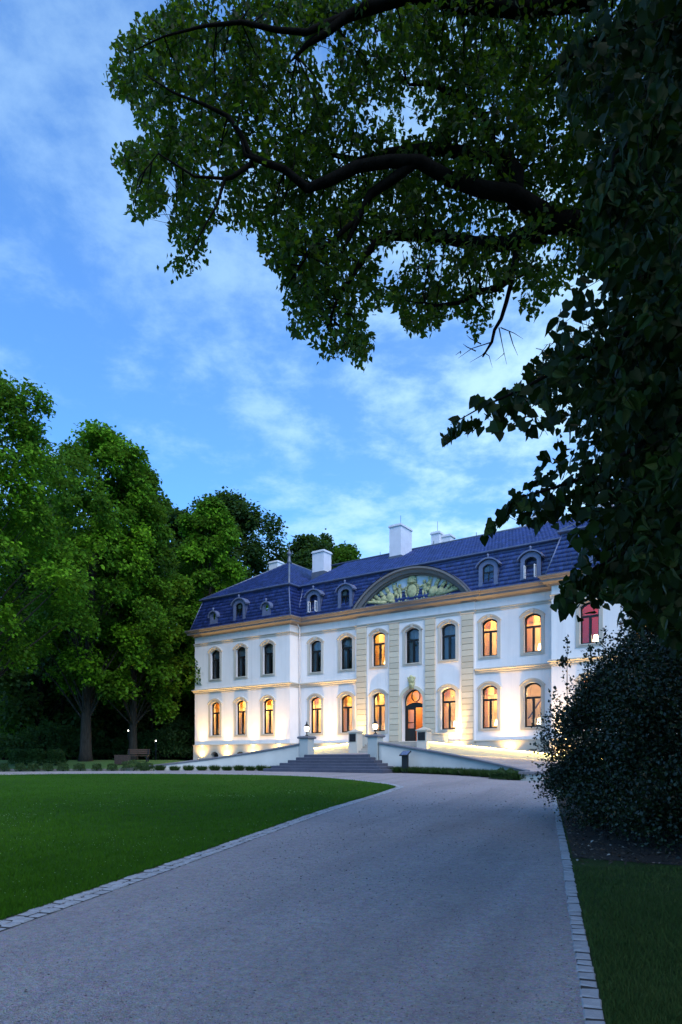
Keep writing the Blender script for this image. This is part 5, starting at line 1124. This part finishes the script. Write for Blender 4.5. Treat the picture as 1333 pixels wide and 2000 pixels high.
# ---- elm with overhanging limbs
TX, TY = 6.9, 10.2
elm = empty('elm_tree', (TX, TY, Gf(TX, TY))); props(elm, 'large tree whose dark limbs and leaves overhang the top of the view', 'tree'); eo = Vector((TX, TY, Gf(TX, TY)))
def px_path(pts): return [PX(*p) - eo for p in pts]
br = [
    ([(1590, 900, 10.2), (1480, 640, 10.2), (1330, 490, 10.2), (1230, 455, 10.2), (1140, 446, 10.1), (1075, 440, 10.0)], (.34, .30, .22, .18, .165, .15)),
    ([(1075, 440, 10.0), (1035, 400, 9.9), (1000, 383, 9.8), (935, 377, 9.8), (880, 345, 9.7), (820, 322, 9.6), (760, 322, 9.6), (700, 330, 9.5), (640, 357, 9.5), (600, 366, 9.4), (555, 335, 9.4), (520, 322, 9.3), (490, 305, 9.3), (470, 262, 9.2), (445, 228, 9.2), (400, 205, 9.1), (340, 180, 9.0), (290, 150, 9.0)], (.14, .13, .12, .11, .10, .09, .085, .08, .075, .065, .05, .045, .04, .035, .03, .022, .015, .008)),
    ([(1012, 390, 9.85), (1010, 345, 10.0), (985, 312, 10.2), (920, 297, 10.4), (850, 296, 10.5), (760, 298, 10.6), (700, 315, 10.7), (640, 300, 10.8), (560, 250, 10.8)], (.12, .11, .10, .095, .09, .08, .05, .03, .012)),
    ([(1075, 450, 10.0), (1030, 462, 10.1), (985, 480, 10.2), (930, 478, 10.2), (870, 462, 10.3), (800, 453, 10.3), (745, 462, 10.3), (712, 500, 10.3), (690, 535, 10.3), (660, 580, 10.3), (640, 640, 10.2)], (.14, .12, .10, .095, .09, .08, .07, .055, .045, .03, .012)),
    ([(815, 325, 9.6), (760, 352, 9.6), (725, 378, 9.7), (700, 425, 9.7), (680, 475, 9.8), (665, 500, 9.8)], (.07, .065, .06, .045, .03, .015)),
    ([(1012, 480, 10.2), (1008, 515, 10.2), (995, 545, 10.1), (975, 565, 10.1), (935, 570, 10.0), (900, 592, 10.0), (850, 596, 10.0), (820, 590, 9.9)], (.06, .055, .05, .045, .04, .03, .02, .01)),
    ([(1003, 535, 10.2), (990, 590, 10.2), (978, 625, 10.2), (965, 645, 10.2), (962, 668, 10.2), (943, 697, 10.2)], (.035, .032, .028, .025, .022, .012)),
    ([(1300, -80, 9.6), (1150, -15, 9.6), (1020, 10, 9.6), (900, 5, 9.5), (800, 2, 9.5), (720, 14, 9.5), (675, 28, 9.5), (640, 60, 9.4), (600, 88, 9.4), (570, 120, 9.4)], (.15, .13, .11, .10, .085, .08, .065, .05, .035, .012)),
    ([(675, 28, 9.5), (600, 62, 9.3), (540, 58, 9.2), (470, 40, 9.2), (400, 50, 9.1), (320, 70, 9.1), (260, 100, 9.1)], (.05, .04, .034, .028, .02, .012, .006)),
    ([(470, 262, 9.2), (478, 300, 9.2), (520, 322, 9.3)], (.02, .025, .035)),
    ([(490, 318, 9.3), (455, 348, 9.2), (440, 350, 9.2), (425, 400, 9.1), (400, 440, 9.1), (380, 480, 9.1), (350, 530, 9.1)], (.035, .03, .025, .016, .011, .008, .004)),
    ([(445, 350, 9.2), (380, 345, 9.1), (310, 300, 9.0), (270, 350, 9.0), (262, 420, 9.0)], (.022, .016, .011, .008, .004)),
    ([(905, 185, 10.5), (870, 175, 10.5), (845, 165, 10.5), (800, 165, 10.5), (790, 150, 10.5)], (.05, .045, .035, .02, .008)),
    ([(1000, 383, 9.8), (970, 300, 10.2), (950, 240, 10.4), (905, 185, 10.5), (880, 100, 10.6), (840, 40, 10.6)], (.09, .07, .06, .05, .035, .02)),
    ([(700, 425, 9.7), (650, 470, 9.7), (600, 500, 9.6), (560, 560, 9.6)], (.04, .03, .02, .008)),
]
nodes = []
for pts, rad in br:
    q = px_path(pts); nodes += [(p + eo) for a, b in zip(q[:-1], q[1:]) for p in (a, a.lerp(b, .33), a.lerp(b, .66))]
    # gentle irregularity
    q2 = [p + Vector((random.uniform(-1, 1), random.uniform(-2, 2), random.uniform(-1, 1))) * r_ * .35 for p, r_ in zip(q, rad)]
    MB().tube(q2, list(rad), 8).build('limb', M['bark_dark'], elm, True)
MB().tube([(0, 0, -.3), (0, 0, .4), (-.1, 0, 3), tuple(px_path([br[0][0][0]])[0]), tuple(px_path([br[0][0][1]])[0]), (-.3, .4, 12.5), tuple(px_path([(1300, -80, 9.6)])[0])], [.62, .45, .40, .36, .32, .26, .16], 10).build('trunk', M['bark_dark'], elm, True)
# bare twigs under the dead bough
mb = MB()
for a0, b0 in (((962, 668), (895, 700)), ((955, 680), (918, 708)), ((948, 690), (962, 718)), ((978, 640), (1022, 662)), ((975, 640), (990, 712)), ((995, 648), (1012, 695)), ((985, 690), (968, 705)), ((900, 690), (890, 694)), ((940, 672), (912, 655)), ((930, 686), (905, 672))):
    p, q = PX(*a0, 10.2) - eo, PX(*b0, 10.25) - eo; mid = p.lerp(q, .5) + Vector((random.uniform(-.06, .06), 0, random.uniform(-.02, .08))); mb.tube([p, mid, q], [.010, .006, .002], 4)
mb.build('bare_twig', M['bark_dark'], elm)
ELM = [(330, -30), (320, 25), (262, 35), (262, 72), (222, 66), (226, 110), (205, 157), (232, 195), (260, 200), (268, 238), (290, 262), (262, 282), (226, 280), (222, 305), (245, 355), (252, 425), (290, 432), (330, 388), (312, 350), (338, 320), (352, 350), (345, 395), (330, 455), (342, 480), (314, 520), (338, 556), (378, 530), (408, 522), (398, 470), (414, 440), (440, 438), (468, 462), (505, 446), (510, 490), (532, 530), (552, 540), (548, 585), (562, 605), (565, 650), (605, 682), (612, 712), (650, 702), (690, 690), (702, 726), (728, 682), (718, 625), (748, 588), (770, 596), (790, 640), (835, 660), (872, 622), (905, 625), (922, 664), (955, 640), (962, 600), (1005, 560), (1015, 610), (1038, 632), (1058, 596), (1125, 545), (1210, 540), (1400, 560), (1400, -30)]
HOLES = [[(600, 92), (640, 62), (672, 72), (650, 100), (665, 128), (636, 132), (622, 160), (596, 140), (610, 118)], [(788, 172), (826, 168), (838, 190), (812, 200), (806, 232), (776, 228), (790, 205)], [(744, 482), (802, 474), (812, 512), (775, 540), (758, 580), (736, 600), (742, 545)], [(895, 432), (935, 428), (945, 455), (905, 458)], [(425, 360), (445, 365), (440, 400), (425, 430), (412, 410)], [(985, 560), (1010, 545), (1018, 600), (985, 640)], [(1040, 480), (1100, 480), (1110, 500), (1050, 505)]]
def clump_noise(x, y, k): 
    return .5 + .25 * np.sin(x * .043 + 1.3 * k + 1.7 * np.sin(y * .021)) + .25 * np.sin(y * .051 - .7 * k + 1.9 * np.sin(x * .019 + k))
def canopy(poly, holes, n_tw, Y0, Y1, per, L, W, mat, tw_len, parent, org, shape='ovate', soft=6, droop=.5, keep=None, rndpow=1.0, cluster=0):
    poly = np.array(poly, float); lo, hi = poly.min(0), poly.max(0); A = []
    x = rng.uniform(lo[0], hi[0], n_tw * 4); y = rng.uniform(lo[1], hi[1], n_tw * 4); ok = in_poly(x, y, poly)
    for h in holes: ok &= ~in_poly(x, y, h)
    ok &= rng.random(len(x)) < np.clip(.25 + 1.3 * clump_noise(x, y, 2.0), 0, 1)
    x, y = x[ok], y[ok]
    if cluster:
        nc = n_tw // cluster; cx_, cy_ = x[:nc], y[:nc]; cY = rng.uniform(Y0, Y1, nc); q = np.repeat(np.arange(nc), cluster); sg_ = rng.uniform(.16, .34, nc)[q]
        T = PXa(cx_, cy_, cY)[q] + rng.normal(0, 1, (len(q), 3)) * sg_[:, None] * np.array([1, 1, .7]); m = len(T)
    else: x, y = x[:n_tw], y[:n_tw]; m = len(x); q = np.arange(m); T = PXa(x, y, rng.uniform(Y0, Y1, m))
    dirs = unit(rdir(m) * np.array([1, 1, .6]) + np.array([0, 0, -droop])); Tt = np.repeat(T, per, 0); Dd = np.repeat(dirs, per, 0); k = len(Tt); u = rng.random(k)
    P = Tt + Dd * (u * tw_len)[:, None] + rng.normal(0, tw_len * .16, (k, 3)); D = unit(Dd * .5 + rdir(k) * .9 + np.array([0, 0, -.45])); N = unit(rdir(k) * .9 + np.array([0, 0, .5])); rs = np.repeat(.3 * rng.random(m) + .7 * rng.random(int(q.max()) + 1)[q], per)
    c = P + D * L * .5; px = 666.5 + 1333 * c[:, 0] / c[:, 1]; py = 1485 - 1333 * (c[:, 2] - 1.6) / c[:, 1]; e = rng.normal(0, soft, (k, 2))
    ok = in_poly(px + e[:, 0], py + e[:, 1], poly)
    for h in holes: ok &= ~(in_poly(px + e[:, 0] * 2.2, py + e[:, 1] * 2.2, h) & (rng.random(k) < .9))
    P, D, N, rs = P[ok], D[ok], N[ok], rs[ok]; LL = L * rng.uniform(.65, 1.2, len(P)); return P, D, N, LL, np.clip(.5 * rs + .5 * rng.random(len(P)), 0, 1)**rndpow, T, dirs
P, D, N, LL, rs, T, dirs = canopy(ELM, HOLES, 4900, 9.5, 12.6, 14, .112, .03, 'leaf_fore', .34, elm, eo, cluster=9, soft=5)
leaf_mesh('crown', P - np.array(eo), D, N, LL, LL * .30, M['leaf_fore'], elm, rnd=rs)['kind'] = 'stuff'
ND = np.array([tuple(p) for p in nodes]); mb = MB()
for p, d in zip(T[::2], dirs[::2]):
    e_ = p + d * .42; c_ = [in_poly(np.array([666.5 + 1333 * w_[0] / w_[1] for w_ in (e_, p)]), np.array([1485 - 1333 * (w_[2] - 1.6) / w_[1] for w_ in (e_, p)]), ELM).all()]
    if not c_[0] or any(in_poly(np.array([666.5 + 1333 * e_[0] / e_[1]]), np.array([1485 - 1333 * (e_[2] - 1.6) / e_[1]]), h_)[0] for h_ in HOLES): continue
    mb.tube([Vector(p) - eo, Vector(p + d * .40) - eo], [.005, .002], 3, False)
for p in T[::4]:
    if not in_poly(np.array([666.5 + 1333 * p[0] / p[1]]), np.array([1485 - 1333 * (p[2] - 1.6) / p[1]]), ELM)[0]: continue
    j = np.argmin(((ND - p)**2).sum(1)); q = ND[j]; ds = np.linalg.norm(q - p)
    if ds < 1.0 and not any(in_poly(np.array([666.5 + 1333 * ((p + q) / 2)[0] / ((p + q) / 2)[1]]), np.array([1485 - 1333 * (((p + q) / 2)[2] - 1.6) / ((p + q) / 2)[1]]), h_)[0] for h_ in HOLES): md = (p + q) / 2 + rng.normal(0, .07, 3); mb.tube([Vector(q) - eo, Vector(md) - eo, Vector(p) - eo], [.012, .008, .005], 4, False)
mb.build('twig', M['bark_dark'], elm, fix=False)['kind'] = 'stuff'
# rest of its crown, above and beside the view
n = 26000; C = rng.normal(size=(n, 3)) * np.array([4.2, 4.0, 2.2]) + np.array([6.5, 5.0, 14.0]); k = C[:, 2] > np.maximum(7.5, 1.6 + 1.22 * C[:, 1]); C = C[k]; n = len(C)
leaf_mesh('crown', C - np.array(eo), rdir(n), unit(rdir(n) + np.array([0, 0, .6])), rng.uniform(.12, .24, n), .065, M['leaf_fore'], elm)['kind'] = 'stuff'

# ---- linden close to the camera on the right
LX, LY = 5.6, 3.9
lin = empty('linden_tree', (LX, LY, Gf(LX, LY))); props(lin, 'near linden tree with large heart-shaped leaves filling the right edge', 'tree'); lo_ = np.array([LX, LY, Gf(LX, LY)]); lv = Vector(lo_)
LIN = [(1100, -30), (1080, 60), (1110, 150), (1095, 230), (1135, 290), (1125, 360), (1150, 420), (1150, 520), (1095, 600), (1060, 640), (1068, 668), (1030, 690), (1010, 735), (950, 765), (915, 795), (868, 826), (866, 862), (890, 852), (930, 808), (960, 800), (975, 836), (992, 836), (1012, 792), (1035, 805), (1040, 855), (1062, 860), (1100, 850), (1122, 868), (1070, 880), (1045, 892), (1062, 910), (1030, 938), (985, 960), (958, 1012), (952, 1046), (975, 1036), (1002, 985), (1032, 985), (1042, 1012), (1022, 1030), (1070, 1016), (1110, 1005), (1135, 1012), (1112, 1045), (1125, 1100), (1090, 1160), (1092, 1190), (1122, 1185), (1148, 1145), (1172, 1160), (1190, 1180), (1182, 1220), (1215, 1230), (1262, 1235), (1270, 1260), (1400, 1330), (1400, -30)]
GAPS = [[(1185, 930), (1205, 935), (1200, 1000), (1170, 1010), (1172, 960)], [(1100, 600), (1135, 575), (1145, 610), (1110, 640)], [(1240, 110), (1262, 108), (1258, 130), (1245, 132)], [(1130, 775), (1150, 770), (1145, 800)]]
LB = []
def curve_branch(pts, rad): LB.append(pts); MB().tube([PX(*p) - lv for p in pts], [r_ * .6 for r_ in rad], 7).build('branch', M['bark_dark'], lin, True)
curve_branch([(1800, 520, 4.2), (1400, 560, 4.2), (1250, 640, 4.1), (1130, 700, 4.0), (1020, 760, 3.9), (940, 796, 3.9), (880, 830, 3.9)], [.07, .05, .035, .024, .014, .008, .003])
curve_branch([(1800, 700, 4.4), (1420, 760, 4.4), (1280, 850, 4.3), (1150, 930, 4.2), (1060, 960, 4.1), (1000, 975, 4.1), (962, 1030, 4.1)], [.06, .045, .03, .02, .012, .008, .003])
curve_branch([(1800, 900, 4.6), (1400, 980, 4.6), (1260, 1060, 4.5), (1160, 1110, 4.4), (1105, 1170, 4.4)], [.05, .035, .025, .014, .004])
curve_branch([(1750, 150, 4.2), (1450, 150, 4.2), (1300, 230, 4.0), (1200, 300, 3.8), (1180, 420, 3.6)], [.06, .045, .03, .018, .005])
curve_branch([(1700, -100, 4.6), (1300, 20, 4.6), (1150, 80, 4.5), (1060, 160, 4.5)], [.05, .035, .02, .006])
MB().tube([(0, 0, -.3), (0, 0, .5), (.05, .1, 3), (0, .1, 6), (-.2, 0, 10)], [.42, .30, .26, .20, .08], 9).build('trunk', M['bark_dark'], lin, True)
P1 = canopy(LIN, GAPS, 300, 3.5, 5.2, 9, .082, .04, None, .28, lin, None, soft=4, droop=.7, cluster=3)
P2 = canopy([(x + (28 if 0 < i < len(LIN) - 1 else 0), y) for i, (x, y) in enumerate(LIN)], GAPS[:3], 1000, 4.8, 7.6, 10, .088, .04, None, .32, lin, None, soft=8, droop=.7, cluster=4)
DENSE = [(1290, -30), (1270, 200), (1275, 420), (1240, 560), (1205, 700), (1190, 860), (1215, 940), (1195, 1020), (1190, 1120), (1235, 1190), (1400, 1290), (1400, -30)]
P3 = canopy(DENSE, [], 1500, 4.4, 9.0, 10, .11, .05, None, .40, lin, None, soft=14, droop=.6)
# leafy sprays hanging along the outer branches
tp = []
for pts in LB:
    q = np.array([tuple(PX(*p)) for p in pts]); seg = np.linalg.norm(np.diff(q, axis=0), axis=1); t_ = np.concatenate([[0], np.cumsum(seg)]); u_ = t_[-1] * (1 - .72 * rng.random(85)**1.15)
    b_ = np.stack([np.interp(u_, t_, q[:, i]) for i in range(3)], 1); tp.append(b_ + rng.normal(0, .035, b_.shape))
T0 = np.concatenate(tp); d0 = unit(rdir(len(T0)) * np.array([.8, .8, .3]) + np.array([0, 0, -.9])); k = 6; Tt = np.repeat(T0, k, 0); Dd = np.repeat(d0, k, 0); n = len(Tt)
P0 = (Tt + Dd * rng.uniform(.0, .20, n)[:, None] + rng.normal(0, .03, (n, 3)), unit(Dd * .6 + rdir(n) * .7 + np.array([0, 0, -.6])), unit(rdir(n) + np.array([0, -.3, .4])), .080 * rng.uniform(.65, 1.2, n), rng.random(n), T0, d0)
c_ = P0[0] + P0[1] * .04; px_ = 666.5 + 1333 * c_[:, 0] / c_[:, 1]; py_ = 1485 - 1333 * (c_[:, 2] - 1.6) / c_[:, 1]; LIN2 = [(x - 14, y + 16) for x, y in LIN]; kk = in_poly(px_, py_, LIN) | in_poly(px_, py_, LIN2); P0 = tuple(a[kk] for a in P0[:5]) + P0[5:]
# the leaves that show largest are objects of their own
allp = [np.concatenate([a[i] for a in (P0, P1, P2, P3)]) for i in range(5)]
dist = allp[0][:, 1]; order = np.argsort(dist); pxx = 666.5 + 1333 * allp[0][:, 0] / allp[0][:, 1]; vis = [i for i in order if pxx[i] < 1325 and allp[0][i, 2] < 1.6 + 1.1 * allp[0][i, 1]][:300]; vs_ = np.zeros(len(dist), bool); vs_[vis] = True
def heart(seed):
    r_ = random.Random(seed); mb = MB(); half = [(0, .10), (.16, -.02), (.34, .02), (.47, .18), (.50, .36), (.42, .56), (.28, .74), (.13, .88), (0, 1.04)]
    f = .18 + .12 * r_.random(); c = -.10 - .18 * r_.random(); V = []
    for x, y in half: V.append((x * .92, y, abs(x) * f + c * y * y + r_.uniform(-.015, .015)))
    for x, y in half[1:-1]: V.append((-x * .92, y, abs(x) * f * (.7 + .6 * r_.random()) + c * y * y))
    mids = [(0, t, c * t * t - .01) for t in (.28, .5, .72)]; b = len(V); V += mids
    Rr = list(range(0, 9)); Ll = [0] + list(range(9, 16)) + [8]; F = []
    for S_ in (Rr, Ll): F += [(0, S_[1], S_[2], S_[3]), (0, S_[3], S_[4], b), (b, S_[4], S_[5], b + 1), (b + 1, S_[5], S_[6], b + 2), (b + 2, S_[6], S_[7], S_[8])]
    mb.add(V, F); mb.tube([(0, .10, 0), (0, -.10, .03), (0, -.32, .10)], [.012, .010, .008], 4, False); me = mb.mesh('leaf', M['leaf_lime'], True)
    a = me.attributes.new('rnd', 'FLOAT', 'POINT'); a.data.foreach_set('value', [r_.random()] * len(me.vertices)); return me
HE = [heart(i) for i in range(8)]
for i in vis:
    d = Vector(allp[1][i]); n_ = Vector(allp[2][i]); s_ = d.cross(n_).normalized(); n_ = s_.cross(d).normalized(); mtx = Matrix((s_, d, n_)).transposed().to_4x4(); mtx.translation = Vector(allp[0][i]) - lv
    o = bpy.data.objects.new('leaf', random.choice(HE)); COL.objects.link(o); o.parent = lin; L_ = allp[3][i]; o.matrix_local = mtx @ Matrix.Diagonal((L_, L_, L_, 1))
k = ~vs_; leaf_mesh('crown', allp[0][k] - lo_, allp[1][k], allp[2][k], allp[3][k], allp[3][k] * .44, M['leaf_lime'], lin, rnd=allp[4][k], shape='heart')['kind'] = 'stuff'
mb = MB()
for T_, d_ in ((P1[5], P1[6]), (P2[5], P2[6])):
    for p, d in zip(T_[::2], d_[::2]):
        e_ = p + d * .3; b_ = p - d * .1
        if not (in_poly(np.array([666.5 + 1333 * e_[0] / e_[1], 666.5 + 1333 * b_[0] / b_[1]]), np.array([1485 - 1333 * (e_[2] - 1.6) / e_[1], 1485 - 1333 * (b_[2] - 1.6) / b_[1]]), LIN).all()): continue
        mb.tube([Vector(p - lo_) - Vector(d) * .1, Vector(p + d * .28 - lo_)], [.004, .0015], 3, False)
mb.build('twig', M['bark_dark'], lin, fix=False)['kind'] = 'stuff'
# crown over and behind the camera and to the right: it keeps the foreground in shade
n = 60000; C = rng.uniform((-2.5, -13, 2.0), (16, 8.5, 15), (n, 3)); e_ = ((C[:, 0] - 6.6) / 8.6)**2 + ((C[:, 1] + 2) / 10.5)**2 + ((C[:, 2] - 8) / 6.5)**2
inview = (C[:, 1] > .2) & (np.abs(C[:, 0] / np.maximum(C[:, 1], .2)) < .64) & (C[:, 2] < 1.9 + 1.3 * C[:, 1]); k = (e_ < 1) & (e_ > .25) & ~inview & ~((np.hypot(C[:, 0], C[:, 1]) < 2.2) & (C[:, 2] < 5)); C = C[k]; n = len(C)
leaf_mesh('crown', C - lo_, rdir(n), unit(rdir(n) + np.array([0, 0, .5])), rng.uniform(.14, .26, n), .095, M['leaf_lime'], lin)['kind'] = 'stuff'
for o in scene.objects:
    if o.parent and o.type == 'MESH' and o.name.split('.')[0] == 'crown': o['kind'] = 'stuff'
